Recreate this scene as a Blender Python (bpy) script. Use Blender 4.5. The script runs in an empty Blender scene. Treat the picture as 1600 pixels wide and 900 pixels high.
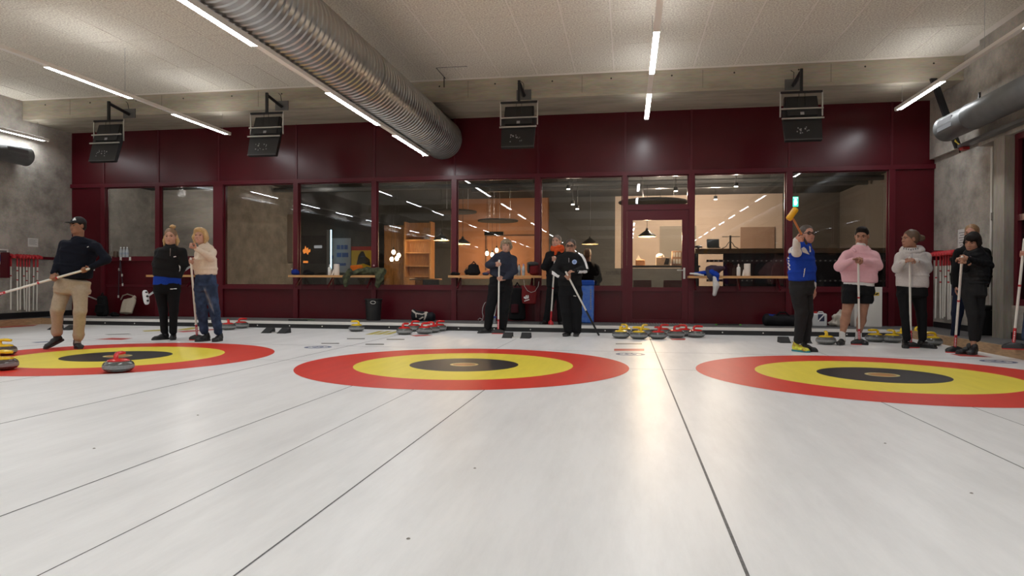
import bpy, bmesh, math, random
import numpy as np
from mathutils import Vector, Matrix, Quaternion
random.seed(7); rng = np.random.default_rng(7)
S = bpy.context.scene
COL = S.collection
# ------------------------------------------------------------------ camera, world, exposure
F_PX, YAW, PITCH, ROLL, CAM_H = 1055.55, 0.168887, -0.006804, 0.00381, 0.91565
_fw = Vector((-math.sin(YAW)*math.cos(PITCH), math.cos(YAW)*math.cos(PITCH), math.sin(PITCH)))
_r0 = Vector((math.cos(YAW), math.sin(YAW), 0)); _u0 = _r0.cross(_fw)
_r = math.cos(ROLL)*_r0 + math.sin(ROLL)*_u0; _u = -math.sin(ROLL)*_r0 + math.cos(ROLL)*_u0
CAMP = Vector((0, 0, CAM_H))
cam = bpy.data.cameras.new('camera'); cam_o = bpy.data.objects.new('camera', cam); COL.objects.link(cam_o)
cam.sensor_width = 36; cam.lens = F_PX/1600*36; cam.clip_start = .05; cam.clip_end = 200
_m = Matrix((( _r.x, _u.x, -_fw.x, 0), (_r.y, _u.y, -_fw.y, 0), (_r.z, _u.z, -_fw.z, CAM_H), (0, 0, 0, 1)))
cam_o.matrix_world = _m
S.camera = cam_o
w = bpy.data.worlds.new('world'); S.world = w; w.use_nodes = True
w.node_tree.nodes['Background'].inputs[0].default_value = (.02, .025, .035, 1)
w.node_tree.nodes['Background'].inputs[1].default_value = .3
S.view_settings.view_transform = 'Standard'; S.view_settings.look = 'None'
S.view_settings.gamma = 1; S.view_settings.use_curve_mapping = False
S.view_settings.exposure = 1.72
try:
    S.cycles.use_denoising = True; S.cycles.max_bounces = 10; S.cycles.diffuse_bounces = 8
    S.cycles.glossy_bounces = 4; S.cycles.transparent_max_bounces = 12; S.cycles.sample_clamp_indirect = 6
    S.cycles.caustics_reflective = False; S.cycles.caustics_refractive = False
except Exception: pass
STRIP = 20.0      # emission of the tube-light diffusers
LAMP = 0.30        # scale of the warm lounge lamps and fill lights

# ------------------------------------------------------------------ a pixel of the photograph as a ray into the place
def ray(x, y): return _fw + _r*((x-800)/F_PX) - _u*((y-450)/F_PX)
def gnd(x, y, z=0.):
    d = ray(x, y); return CAMP + d*((z-CAM_H)/d.z)
def atY(x, y, Y):
    d = ray(x, y); return CAMP + d*(Y/d.y)
def atX(x, y, X):
    d = ray(x, y); return CAMP + d*(X/d.x)
def atD(x, y, D): return CAMP + ray(x, y)*D
def depth(p): return (Vector(p)-CAMP).dot(_fw)

# ------------------------------------------------------------------ materials
def M(name, col, rough=.6, metal=0., spec=.5, var=0., scale=8., bump=0., emit=None, estr=0., coat=0., var2=None, stretch=None, sheen=0.):
    m = bpy.data.materials.new(name); m.use_nodes = True; nt = m.node_tree; b = nt.nodes['Principled BSDF']
    c = (*col, 1)
    b.inputs['Base Color'].default_value = c; b.inputs['Roughness'].default_value = rough; b.inputs['Metallic'].default_value = metal
    b.inputs['Specular IOR Level'].default_value = spec; b.inputs['Coat Weight'].default_value = coat
    if sheen: b.inputs['Sheen Weight'].default_value = sheen
    if emit: b.inputs['Emission Color'].default_value = (*emit, 1); b.inputs['Emission Strength'].default_value = estr
    if var or bump:
        tc = nt.nodes.new('ShaderNodeTexCoord'); mp = nt.nodes.new('ShaderNodeMapping'); nt.links.new(tc.outputs['Object'], mp.inputs[0])
        if stretch: mp.inputs['Scale'].default_value = stretch
        n = nt.nodes.new('ShaderNodeTexNoise'); n.inputs['Scale'].default_value = scale; n.inputs['Detail'].default_value = 5
        nt.links.new(mp.outputs[0], n.inputs['Vector'])
        if var:
            mx = nt.nodes.new('ShaderNodeMix'); mx.data_type = 'RGBA'
            lo = var2 or tuple(x*(1-var) for x in col); hi = tuple(min(1, x*(1+var)) for x in col)
            mx.inputs[6].default_value = (*lo, 1); mx.inputs[7].default_value = (*hi, 1)
            rp = nt.nodes.new('ShaderNodeMapRange'); rp.inputs[1].default_value = .3; rp.inputs[2].default_value = .7
            nt.links.new(n.outputs['Fac'], rp.inputs[0]); nt.links.new(rp.outputs[0], mx.inputs[0]); nt.links.new(mx.outputs[2], b.inputs['Base Color'])
        if bump:
            bp = nt.nodes.new('ShaderNodeBump'); bp.inputs['Strength'].default_value = bump; bp.inputs['Distance'].default_value = .01
            nt.links.new(n.outputs['Fac'], bp.inputs['Height']); nt.links.new(bp.outputs[0], b.inputs['Normal'])
    return m
def fabric(name, col, rough=.9, var=.07): return M(name, col, rough, spec=.2, var=var, scale=45, bump=.2)
def emis(name, col, s):
    m = bpy.data.materials.new(name); m.use_nodes = True; nt = m.node_tree; nt.nodes.remove(nt.nodes['Principled BSDF'])
    e = nt.nodes.new('ShaderNodeEmission'); e.inputs[0].default_value = (*col, 1); e.inputs[1].default_value = s
    nt.links.new(e.outputs[0], nt.nodes['Material Output'].inputs[0]); return m
def glassmat(name, tint=.8, k=1.6, base=.04):
    m = bpy.data.materials.new(name); m.use_nodes = True; nt = m.node_tree; nt.nodes.remove(nt.nodes['Principled BSDF'])
    t = nt.nodes.new('ShaderNodeBsdfTransparent'); t.inputs[0].default_value = (tint, tint, tint, 1)
    g = nt.nodes.new('ShaderNodeBsdfGlossy'); g.inputs['Roughness'].default_value = .0; g.inputs[0].default_value = (.95, .97, 1, 1)
    f = nt.nodes.new('ShaderNodeFresnel'); f.inputs[0].default_value = 1.5
    mm = nt.nodes.new('ShaderNodeMath'); mm.operation = 'MULTIPLY_ADD'; mm.inputs[1].default_value = k; mm.inputs[2].default_value = base; mm.use_clamp = True
    mx = nt.nodes.new('ShaderNodeMixShader'); nt.links.new(f.outputs[0], mm.inputs[0]); nt.links.new(mm.outputs[0], mx.inputs[0])
    nt.links.new(t.outputs[0], mx.inputs[1]); nt.links.new(g.outputs[0], mx.inputs[2]); nt.links.new(mx.outputs[0], nt.nodes['Material Output'].inputs[0]); return m
def concrete(name, col, streak=(.35, 1, 1), board=0.0, dark=.55, along='Y'):
    m = bpy.data.materials.new(name); m.use_nodes = True; nt = m.node_tree; b = nt.nodes['Principled BSDF']
    b.inputs['Roughness'].default_value = .85; b.inputs['Specular IOR Level'].default_value = .25
    tc = nt.nodes.new('ShaderNodeTexCoord'); mp = nt.nodes.new('ShaderNodeMapping'); mp.inputs['Scale'].default_value = streak; nt.links.new(tc.outputs['Object'], mp.inputs[0])
    n1 = nt.nodes.new('ShaderNodeTexNoise'); n1.inputs['Scale'].default_value = 2.2; n1.inputs['Detail'].default_value = 8; n1.inputs['Roughness'].default_value = .65; nt.links.new(mp.outputs[0], n1.inputs['Vector'])
    n2 = nt.nodes.new('ShaderNodeTexNoise'); n2.inputs['Scale'].default_value = 30; n2.inputs['Detail'].default_value = 4; nt.links.new(mp.outputs[0], n2.inputs['Vector'])
    mx = nt.nodes.new('ShaderNodeMix'); mx.data_type = 'RGBA'; mx.inputs[6].default_value = (*[c*dark for c in col], 1); mx.inputs[7].default_value = (*col, 1)
    rp = nt.nodes.new('ShaderNodeMapRange'); rp.inputs[1].default_value = .32; rp.inputs[2].default_value = .6; nt.links.new(n1.outputs['Fac'], rp.inputs[0]); nt.links.new(rp.outputs[0], mx.inputs[0])
    mx2 = nt.nodes.new('ShaderNodeMix'); mx2.data_type = 'RGBA'; mx2.blend_type = 'MULTIPLY'; mx2.inputs[0].default_value = .35
    nt.links.new(mx.outputs[2], mx2.inputs[6]); nt.links.new(n2.outputs['Color'], mx2.inputs[7]); nt.links.new(mx2.outputs[2], b.inputs['Base Color'])
    bp = nt.nodes.new('ShaderNodeBump'); bp.inputs['Strength'].default_value = .3; bp.inputs['Distance'].default_value = .008
    nt.links.new(n2.outputs['Fac'], bp.inputs['Height']); nt.links.new(bp.outputs[0], b.inputs['Normal']); return m

def icemat(name, col, rough, scratch=.1, coat=0.):
    m = bpy.data.materials.new(name); m.use_nodes = True; nt = m.node_tree; b = nt.nodes['Principled BSDF']
    b.inputs['Roughness'].default_value = rough; b.inputs['Specular IOR Level'].default_value = .35; b.inputs['Coat Weight'].default_value = coat; b.inputs['Coat Roughness'].default_value = .12
    tc = nt.nodes.new('ShaderNodeTexCoord'); mp = nt.nodes.new('ShaderNodeMapping'); mp.inputs['Scale'].default_value = (1.4, .22, 1); mp.inputs['Rotation'].default_value = (0, 0, .12); nt.links.new(tc.outputs['Object'], mp.inputs[0])
    n1 = nt.nodes.new('ShaderNodeTexNoise'); n1.inputs['Scale'].default_value = 3.2; n1.inputs['Detail'].default_value = 9; n1.inputs['Roughness'].default_value = .72; nt.links.new(mp.outputs[0], n1.inputs['Vector'])
    n2 = nt.nodes.new('ShaderNodeTexNoise'); n2.inputs['Scale'].default_value = .5; n2.inputs['Detail'].default_value = 3; nt.links.new(tc.outputs['Object'], n2.inputs['Vector'])
    n3 = nt.nodes.new('ShaderNodeTexNoise'); n3.inputs['Scale'].default_value = 160; n3.inputs['Detail'].default_value = 2; nt.links.new(tc.outputs['Object'], n3.inputs['Vector'])
    ad = nt.nodes.new('ShaderNodeMath'); ad.operation = 'MULTIPLY_ADD'; ad.inputs[1].default_value = .5; nt.links.new(n2.outputs['Fac'], ad.inputs[0]); nt.links.new(n1.outputs['Fac'], ad.inputs[2])
    rp = nt.nodes.new('ShaderNodeMapRange'); rp.inputs[1].default_value = .55; rp.inputs[2].default_value = .85; nt.links.new(ad.outputs[0], rp.inputs[0])
    mx = nt.nodes.new('ShaderNodeMix'); mx.data_type = 'RGBA'; mx.inputs[6].default_value = (*[c*(1-scratch) for c in col], 1); mx.inputs[7].default_value = (*col, 1)
    nt.links.new(rp.outputs[0], mx.inputs[0]); nt.links.new(mx.outputs[2], b.inputs['Base Color'])
    bp = nt.nodes.new('ShaderNodeBump'); bp.inputs['Strength'].default_value = .12; bp.inputs['Distance'].default_value = .002
    nt.links.new(n3.outputs['Fac'], bp.inputs['Height']); nt.links.new(bp.outputs[0], b.inputs['Normal']); return m

# ------------------------------------------------------------------ mesh helpers
class MB:
    def __init__(s): s.v = []; s.f = []; s.m = []; s.cur = 0
    def add(s, v, f):
        o = len(s.v); s.v += [tuple(p) for p in v]; s.f += [tuple(i+o for i in q) for q in f]; s.m += [s.cur]*len(f); return s
    def box(s, x0, x1, y0, y1, z0, z1):
        return s.add([(x0,y0,z0),(x1,y0,z0),(x1,y1,z0),(x0,y1,z0),(x0,y0,z1),(x1,y0,z1),(x1,y1,z1),(x0,y1,z1)],
                     [(0,3,2,1),(4,5,6,7),(0,1,5,4),(1,2,6,5),(2,3,7,6),(3,0,4,7)])
    def obox(s, c, ax, ay, az):   # centre and three half-axis vectors
        c, ax, ay, az = map(Vector, (c, ax, ay, az))
        return s.add([c+i*ax+j*ay+k*az for k in (-1,1) for i,j in ((-1,-1),(1,-1),(1,1),(-1,1))],
                     [(0,3,2,1),(4,5,6,7),(0,1,5,4),(1,2,6,5),(2,3,7,6),(3,0,4,7)])
    def rbox(s, x0, x1, y0, y1, z0, z1, r=.01, n=3):   # rounded vertical edges and top/bottom chamfer
        pts = []
        for cx, cy, a0 in ((x1-r,y1-r,0),(x0+r,y1-r,90),(x0+r,y0+r,180),(x1-r,y0+r,270)):
            for i in range(n+1):
                a = math.radians(a0+90*i/n); pts.append((cx, cy, math.cos(a), math.sin(a)))
        L = [(z0, r*.4), (z0+r*.6, r), (z1-r*.6, r), (z1, r*.4)]
        k = len(pts); V = [(cx+ca*rr, cy+sa*rr, z) for z, rr in L for cx, cy, ca, sa in pts]
        Fs = [(i*k+j, i*k+(j+1)%k, (i+1)*k+(j+1)%k, (i+1)*k+j) for i in range(3) for j in range(k)]
        Fs += [tuple(range(k-1, -1, -1)), tuple(range(3*k, 4*k))]
        return s.add(V, Fs)
    def lathe(s, prof, c=(0,0,0), n=24, axis=None, cap=True):
        q = Vector((0,0,1)).rotation_difference(Vector(axis).normalized()) if axis is not None else Quaternion()
        c = Vector(c); V = []
        for r, z in prof:
            for i in range(n):
                a = 2*math.pi*i/n; V.append(c + q @ Vector((r*math.cos(a), r*math.sin(a), z)))
        Fs = [(i*n+j, i*n+(j+1)%n, (i+1)*n+(j+1)%n, (i+1)*n+j) for i in range(len(prof)-1) for j in range(n)]
        if cap: Fs += [tuple(range(n-1,-1,-1)), tuple(range((len(prof)-1)*n, len(prof)*n))]
        return s.add(V, Fs)
    def cyl(s, a, b, r, r2=None, n=12):
        a = Vector(a); b = Vector(b); L = (b-a).length
        return s.lathe([(r, 0), (r if r2 is None else r2, L)], a, n, b-a)
    def tube(s, pts, r, n=8, closed=False, flat=None):
        pts = [Vector(p) for p in pts]; V = []; k = len(pts); rs = r if hasattr(r, '__len__') else [r]*k
        up = None
        for i, p in enumerate(pts):
            t = (pts[(i+1)%k] if (closed or i < k-1) else p) - (pts[i-1] if (closed or i > 0) else p)
            t.normalize()
            if up is None: up = Vector((0,0,1)) if abs(t.z) < .9 else Vector((1,0,0))
            sd = t.cross(up).normalized(); up = sd.cross(t).normalized()
            for j in range(n):
                a = 2*math.pi*j/n; V.append(p + sd*math.cos(a)*rs[i]*(flat or 1) + up*math.sin(a)*rs[i])
        R = k if closed else k-1
        Fs = [(i*n+j, i*n+(j+1)%n, ((i+1)%k)*n+(j+1)%n, ((i+1)%k)*n+j) for i in range(R) for j in range(n)]
        if not closed: Fs += [tuple(range(n-1,-1,-1)), tuple(range((k-1)*n, k*n))]
        return s.add(V, Fs)
    def prism(s, poly, z0, z1, fr=None):   # polygon in the xy plane of frame fr (Matrix 4x4)
        k = len(poly); V = [Vector((x, y, z)) for z in (z0, z1) for x, y in poly]
        if fr is not None: V = [fr @ p for p in V]
        return s.add(V, [tuple(range(k-1,-1,-1)), tuple(range(k, 2*k))] + [(i, (i+1)%k, k+(i+1)%k, k+i) for i in range(k)])
    def ell(s, c, rx, ry, rz, n=12, m=8, rot=None):
        c = Vector(c); V = []; 
        for i in range(1, m):
            t = math.pi*i/m
            for j in range(n):
                a = 2*math.pi*j/n; p = Vector((rx*math.sin(t)*math.cos(a), ry*math.sin(t)*math.sin(a), rz*math.cos(t)))
                V.append(c + (rot @ p if rot is not None else p))
        tp = Vector((0,0,rz)); V += [c+(rot @ tp if rot is not None else tp), c-(rot @ tp if rot is not None else tp)]
        Fs = [(i*n+(j+1)%n, i*n+j, (i+1)*n+j, (i+1)*n+(j+1)%n) for i in range(m-2) for j in range(n)]
        T = (m-1)*n
        Fs += [(T, j, (j+1)%n) for j in range(n)] + [(T+1, (m-2)*n+(j+1)%n, (m-2)*n+j) for j in range(n)]
        return s.add(V, Fs)
    def mesh(s, name, mats, smooth=False):
        me = bpy.data.meshes.new(name); me.from_pydata(s.v, [], s.f)
        for m in (mats if isinstance(mats, (list, tuple)) else [mats]): me.materials.append(m)
        if any(s.m): me.polygons.foreach_set('material_index', s.m)
        if smooth: me.polygons.foreach_set('use_smooth', [True]*len(s.f))
        me.update(); return me
    def build(s, name, mats, parent=None, smooth=False, world=False):
        if world and parent is not None:
            L = parent.location; s.v = [(x-L.x, y-L.y, z-L.z) for x, y, z in s.v]
        return link(name, s.mesh(name, mats, smooth), parent)
def link(name, me, parent=None):
    o = bpy.data.objects.new(name, me); COL.objects.link(o)
    if parent is not None: o.parent = parent
    if me is not None and me.polygons and any(p.use_smooth for p in me.polygons[:1]):
        me.set_sharp_from_angle(angle=math.radians(42)) if hasattr(me, 'set_sharp_from_angle') else None
    return o
def tag(o, label=None, cat=None, group=None, kind=None):
    if label: o['label'] = label
    if cat: o['category'] = cat
    if group: o['group'] = group
    if kind: o['kind'] = kind
    return o
def thing(name, label, cat, loc=(0,0,0), rz=0., group=None):
    o = bpy.data.objects.new(name, None); COL.objects.link(o); o.location = loc; o.rotation_euler = (0, 0, rz); o.empty_display_size = .1
    return tag(o, label, cat, group)
def struct(name, mb, mats, smooth=False):
    return tag(mb.build(name, mats, None, smooth), kind='structure')
def copytree(o, parent=None):
    c = o.copy(); COL.objects.link(c); c.parent = parent
    for ch in list(o.children):
        if ch.name in bpy.data.objects and ch is not c: copytree(ch, c)
    return c
def copything(o, label, loc, rz=0., group=None):
    kids = list(o.children); c = o.copy(); COL.objects.link(c)
    for k in kids: copytree(k, c)
    c.location = loc; c.rotation_euler = (0, 0, rz); c['label'] = label
    if group: c['group'] = group
    return c
def wpart(name, mat, parent, fn, smooth=False):
    mb = MB(); fn(mb); return mb.build(name, mat, parent, smooth, world=True)
# ------------------------------------------------------------------ the setting
YW, XL, XR, YB = 13.9, -12.86, 5.70, -31.0        # wall plane, side walls, far end behind the camera
DECK, BEAM_Z, CEIL, YBEAM, ICE_Y = .13, 4.395, 4.80, 12.6, 12.65
ICE_XL, ICE_XR = -12.45, 4.80
m_ice = icemat('ice', (.86, .86, .865), .36, .12)
m_red_ice = icemat('ice red paint', (.70, .038, .02), .42, .12); m_yel_ice = icemat('ice yellow paint', (.88, .73, .07), .42, .12)
m_blk_ice = icemat('ice black paint', (.022, .02, .022), .40, .2); m_but = icemat('button print', (.55, .26, .08), .35, .5); m_cream = icemat('button ring', (.72, .62, .28), .35, .2)
m_line = M('ice line', (.10, .10, .105), .5, var=.5, scale=40)
m_ceil = M('wood wool panel', (.85, .75, .65), .95, spec=.1, var=.30, scale=38, bump=.6)
m_joint = M('panel joint', (.92, .86, .78), .9)  # paler colour paints in the light that chamfered panel edges would catch
m_conc = concrete('concrete', (.60, .55, .485), (.30, 1, 1.2)); m_beam = concrete('beam concrete', (.60, .535, .42), (.25, 1.2, 1.6), dark=.62)
m_red = M('burgundy paint', (.080, .0048, .0100), .27, spec=.35, var=.06, scale=3)
m_redf = M('burgundy frame', (.098, .0062, .0135), .34, spec=.35)
m_deck = M('deck rubber', (.13, .125, .125), .7, var=.25, scale=25, bump=.2); m_white = M('white paint', (.72, .70, .66), .45)
m_rubber = M('black rubber', (.012, .012, .013), .55); m_wood = M('oiled wood', (.56, .30, .115), .45, var=.22, scale=6, stretch=(1, 14, 14))
m_kerb = M('kerb wood', (.42, .27, .15), .6, var=.25, scale=8, stretch=(8, 1, 8)); m_steel = M('galvanised steel', (.42, .42, .41), .33, metal=1., var=.12, scale=6)
m_alu = M('brushed aluminium', (.62, .61, .58), .38, metal=.8); m_black = M('black plastic', (.012, .012, .013), .45); m_dkmetal = M('black metal', (.02, .02, .021), .4, metal=.3)
m_paper = M('paper', (.74, .73, .70), .8); m_glass = glassmat('window glass', .80, .95, .0); m_dark = M('dark void', (.012, .012, .014), .9)
m_lit = emis('tube diffuser', (.955, .98, 1.0), STRIP); m_up = emis('added uplight', (.98, .985, 1.0), STRIP*.26); m_rail = M('light rail', (.88, .84, .78), .5)

floor = struct('floor', MB().box(ICE_XL-.02, ICE_XR+.02, YB, ICE_Y+.05, -.08, 0), m_ice)
# deck behind and beside the ice, side kerbs
struct('floor_deck', MB().box(XL, XR, ICE_Y+.04, YW, -.08, DECK).box(ICE_XR+.05, XR, YB, ICE_Y+.04, -.08, DECK).box(XL, ICE_XL-.05, YB, ICE_Y+.04, -.08, DECK), m_deck)
struct('trim_1', MB().box(-11.9, ICE_XR, ICE_Y, ICE_Y+.07, DECK-.048, DECK+.006), m_white)
b = struct('trim_2', MB().box(-11.95, ICE_XR, ICE_Y+.006, ICE_Y+.04, -.01, DECK-.05), m_rubber)
mb = MB()
for i in range(24):
    x = -11.6+i*.70; mb.lathe([(.012, 0), (.012, .006)], (x, ICE_Y+.007, .045), 8, (0,-1,0))
mb.build('bumper_screws', m_white, b)['kind'] = 'stuff'
struct('trim_3', MB().box(ICE_XR, ICE_XR+.05, YB, ICE_Y, -.05, DECK+.004), m_kerb)
struct('trim_4', MB().box(ICE_XL-.05, ICE_XL, YB, ICE_Y+.04, -.05, DECK+.004).box(ICE_XL, -11.97, ICE_Y, ICE_Y+.04, -.05, DECK), m_kerb)
# lines in the ice
SHEETS = [-10.58, -6.20, -1.804, 2.56]; TEE = 7.40; DIV = [-8.4, -3.97, .378]
def strip(x0, x1, y0, y1, z=.0006): return [(x0,y0,z),(x1,y0,z),(x1,y1,z),(x0,y1,z)]
def line(x0, x1, y0, y1, z=.0007): MB().add(strip(x0,x1,y0,y1,z), [(0,1,2,3)]).build('ice_line', m_line, floor)
for x in DIV: line(x-.006, x+.006, YB, ICE_Y)
for x in SHEETS:
    for d in (-.60, .60): line(x+d-.004, x+d+.004, YB, TEE-1.6)
    line(x-.003, x+.003, YB, 11.0, .0004)
line(ICE_XL, ICE_XR, TEE+1.83-.0, TEE+1.83+.014)
line(ICE_XL, ICE_XR, TEE-.005, TEE+.005, .0003)
def ring(r0, r1, z, n=96):
    V = [(r*math.cos(2*math.pi*i/n), r*math.sin(2*math.pi*i/n), z) for r in (r0, r1) for i in range(n)]
    return MB().add(V, [(i, n+i, n+(i+1)%n, (i+1)%n) for i in range(n)])
def disc(r, z, n=64): return MB().add([(r*math.cos(2*math.pi*i/n), r*math.sin(2*math.pi*i/n), z) for i in range(n)], [tuple(range(n))])
hl = {-6.20: 'red, yellow and black target rings under the man in the dark cap', -1.804: 'red, yellow and black target rings in the middle of the picture', 2.56: 'red, yellow and black target rings cut by the right picture edge', -10.58: 'red, yellow and black target rings beyond the left picture edge'}
for x in SHEETS[1:]:
    h = thing('curling_house', hl[x], 'target rings', (x, TEE, 0), 0, 'target rings painted in the ice')
    ring(1.22, 1.83, .0014).build('red_ring', m_red_ice, h); ring(.61, 1.22, .0016).build('yellow_ring', m_yel_ice, h)
    ring(.16, .61, .0014).build('black_ring', m_blk_ice, h); ring(.128, .16, .0016).build('button_ring', m_cream, h); disc(.128, .0014).build('button', m_but, h)
# walls
mb = MB().box(XL, XR, YW+.02, YW+.12, 3.10, 4.9).box(-12.86, -9.07, YW+.02, YW+.12, 0, 1.47).box(-9.07, -.05, YW+.02, YW+.12, 0, .84).box(1.25, XR, YW+.02, YW+.12, 0, .84)
mb.box(XL, -12.05, YW+.02, YW+.12, 1.47, 3.10).box(4.93, XR, YW+.02, YW+.12, .84, 3.10).box(-9.2, -8.94, YW+.02, YW+.12, .84, 3.1)
wall = struct('wall_back', mb, m_red)
CX = [XL, -12.0, -10.59, -9.07, -7.20, -5.39, -3.61, -1.83, -.05, 1.25, 3.10, 4.95, XR]
def panel(x0, x1, z0, z1): MB().box(x0+.004, x1-.004, YW+.004, YW+.02, z0+.004, z1-.004).build('panel', m_red, wall)
def mull(x0, x1, z0, z1, y=.045): MB().box(x0, x1, YW-y, YW+.02, z0, z1).build('mullion', m_redf, wall)
def tran(x0, x1, z0, z1, y=.045): MB().box(x0, x1, YW-y, YW+.02, z0, z1).build('transom', m_redf, wall)
for i in range(12):
    x0, x1 = CX[i], CX[i+1]
    panel(x0, x1, 3.19, BEAM_Z+.02)
    if i in (0, 11): panel(x0, x1, 1.49, 3.11); panel(x0, x1, .86, 1.45) if i == 0 else panel(x0, x1, .13, 1.45)
    if i < 3: panel(x0, x1, .13, .83); panel(x0, x1, .86, 1.42) if i else None
    elif i not in (8, 11): panel(x0, x1, .13, .80)
    if i and i not in (9, 8):
        wd = .118 if i == 3 else .054
        mull(x0-wd, x0+wd, .13, 3.11)
    if i: mull(x0-.02, x0+.02, 3.19, BEAM_Z, .012)
mull(-.10, -.01, .13, 3.11, .055); mull(1.20, 1.31, .13, 3.11, .055)
tran(XL, XR, 3.105, 3.19, .045)
tran(-12.05, -9.18, 1.40, 1.485, .05); tran(-12.0, -9.18, .80, .86, .01)
for i in (3,4,5,6,7,9,10): tran(CX[i]+.05, CX[i+1]-.05, .77, .855, .05)
nW = 0
def window(x0, x1, z0, z1):
    global nW; nW += 1
    t = .022; mb = MB()
    for a in ((x0,x1,z0,z0+t),(x0,x1,z1-t,z1),(x0,x0+t,z0+t,z1-t),(x1-t,x1,z0+t,z1-t)): mb.box(a[0],a[1],YW+.021,YW+.06,a[2],a[3])
    wn = struct('window_%d' % nW, mb, m_redf)
    MB().box(x0+t, x1-t, YW+.035, YW+.045, z0+t, z1-t).build('pane', m_glass, wn); return wn
for i in (1, 2): window(CX[i]+.054, CX[i+1]-(.054 if i == 1 else .118), 1.485, 3.105)
for i in (3,4,5,6,7,9,10): window(CX[i]+(.118 if i == 3 else .054), CX[i+1]-.054, .855, 3.105)
window(-.01, 1.20, 2.50, 3.105)
tran(-.01, 1.20, 2.40, 2.50, .05)
# the door
mb = MB(); y0, y1 = YW-.03, YW+.03
for a in ((.0,1.19,2.20,2.39),(.0,1.19,.13,.20),(.0,1.19,.77,.85),(.0,.105,.2,.77),(1.075,1.19,.2,.77),(.0,.105,.85,2.2),(1.075,1.19,.85,2.2)): mb.box(a[0] if a[0] else -.009, a[1] if a[1] < 1.19 else 1.199,y0,y1,a[2],a[3]+(.015 if a[3] == 2.39 else 0))
door = struct('door_1', mb, m_redf)
MB().box(.105, 1.075, YW-.005, YW+.02, .20, .77).build('door_panel', m_red, door)
MB().box(.105, 1.075, YW-.002, YW+.008, .85, 2.20).build('pane', m_glass, door)
MB().box(1.10, 1.14, y0-.006, y0, 1.02, 1.24).cyl((1.12, y0, 1.19), (1.12, y0-.05, 1.19), .012).cyl((1.13, y0-.045, 1.19), (.98, y0-.045, 1.19), .010).cyl((1.12, y0, 1.07), (1.12, y0-.012, 1.07), .012).build('door_handle', m_alu, door, True)
# side walls
struct('wall_left', MB().box(XL-.25, XL, YB, YW+8, -.1, 4.9), m_conc)
struct('baseboard_left', MB().box(XL, XL+.015, YB, YW, DECK, DECK+.12), m_rubber)
struct('wall_right', MB().box(XR, XR+.3, 11.85, YW+8, -.1, 3.28).box(XR-.09, XR+.3, 11.85, YW-.0, 3.28, 4.9).box(XR, XR+.3, YW, YW+8, 3.28, 4.9)
       .box(5.56, 5.9, YB, 11.0, -.1, .62).box(5.50, 5.9, YB, 11.85, 3.12, 4.9), m_conc)
struct('baseboard_right', MB().box(5.545, 5.56, YB, 10.98, DECK, DECK+.10).box(XR-.014, XR, 11.86, YW-.03, DECK, DECK+.10), m_rubber)
struct('column_right', MB().box(5.45, 5.90, 11.0, 11.30, DECK, 3.12).box(5.72, 5.9, 11.30, 11.85, DECK, 3.12), concrete('pillar concrete', (.46, .42, .36), (1.2, 1.2, .25)))
for k, ya in enumerate([10.97, 8.0, 5.0, 2.0, -1, -4, -8, -12, -16, -20, -24]):
    yb = ya-2.9 if k < 5 else ya-3.9
    mb = MB()
    for a in ((ya-.09, ya, .62, 3.12), (yb, yb+.09, .62, 3.12)): mb.box(5.57, 5.66, a[0], a[1], a[2], a[3])
    for z in (.62, 1.85, 3.03): mb.box(5.57, 5.66, yb+.09, ya-.09, z, z+.09)
    nW += 1; wn = struct('window_%d' % nW, mb, m_redf)
    for z0, z1 in ((.71, 1.85), (1.94, 3.03)): MB().box(5.62, 5.63, yb+.09, ya-.09, z0, z1).build('pane', m_glass, wn)
struct('wall_far', MB().box(XL-.25, XR+.3, YB-.3, YB, -.1, 4.9), m_conc)
# beam along the back wall
bm = struct('beam_back', MB().box(XL, XR-.09, YBEAM, YW+.3, BEAM_Z, 4.86), m_beam)
mb = MB()
for i in range(17): mb.lathe([(.016, 0), (.014, .004)], (-12.3+i*1.09, YBEAM, 4.70), 10, (0,-1,0))
mb.build('tie_holes', M('tie hole', (.05, .045, .04), .9), bm)['kind'] = 'stuff'
mb = MB()
for i in range(9): mb.box(-11.7+i*2.17, -11.692+i*2.17, YBEAM-.0015, YBEAM, 4.46, 4.78)
mb.build('formwork_joints', M('formwork joint', (.20, .175, .14), .9), bm)['kind'] = 'stuff'
# further cross beams down the hall, seen mirrored in the glass
for k, y in enumerate((4.2, -4.2, -12.6, -21.0)):
    struct('beam_%d' % (k+1), MB().box(XL, 5.5, y-.9, y-.2, 4.42, 4.86), m_beam) if y < 4 else None
# ceiling: backing slab with wood-wool panels
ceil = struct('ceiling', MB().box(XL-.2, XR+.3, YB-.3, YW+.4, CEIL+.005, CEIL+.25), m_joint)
PW, PL = .704, 1.387
pm = MB().box(-PW/2+.010, PW/2-.010, -PL/2+.007, PL/2-.007, 0, .007).mesh('ceiling_panel', m_ceil)
x = -12.86+PW/2-.30; rest = MB(); xs = []
x = -.2565-PW/2
while x-PW/2 > XL-.5: x -= PW
while x < 5.6:
    xs.append(x); x += PW
for r_ in range(32):
    yc = 12.49-PL/2-r_*PL
    if yc < YB: break
    for x in xs:
        if r_ < 4:
            o = link('ceiling_panel', pm, ceil); o.location = (x, yc, CEIL+random.uniform(-.0015, .0015))
        else: rest.box(x-PW/2+.0075, x+PW/2-.0075, yc-PL/2+.0045, yc+PL/2-.0045, CEIL, CEIL+.007)
o = rest.build('far_ceiling_panels', m_ceil, ceil); o['kind'] = 'stuff'

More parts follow.
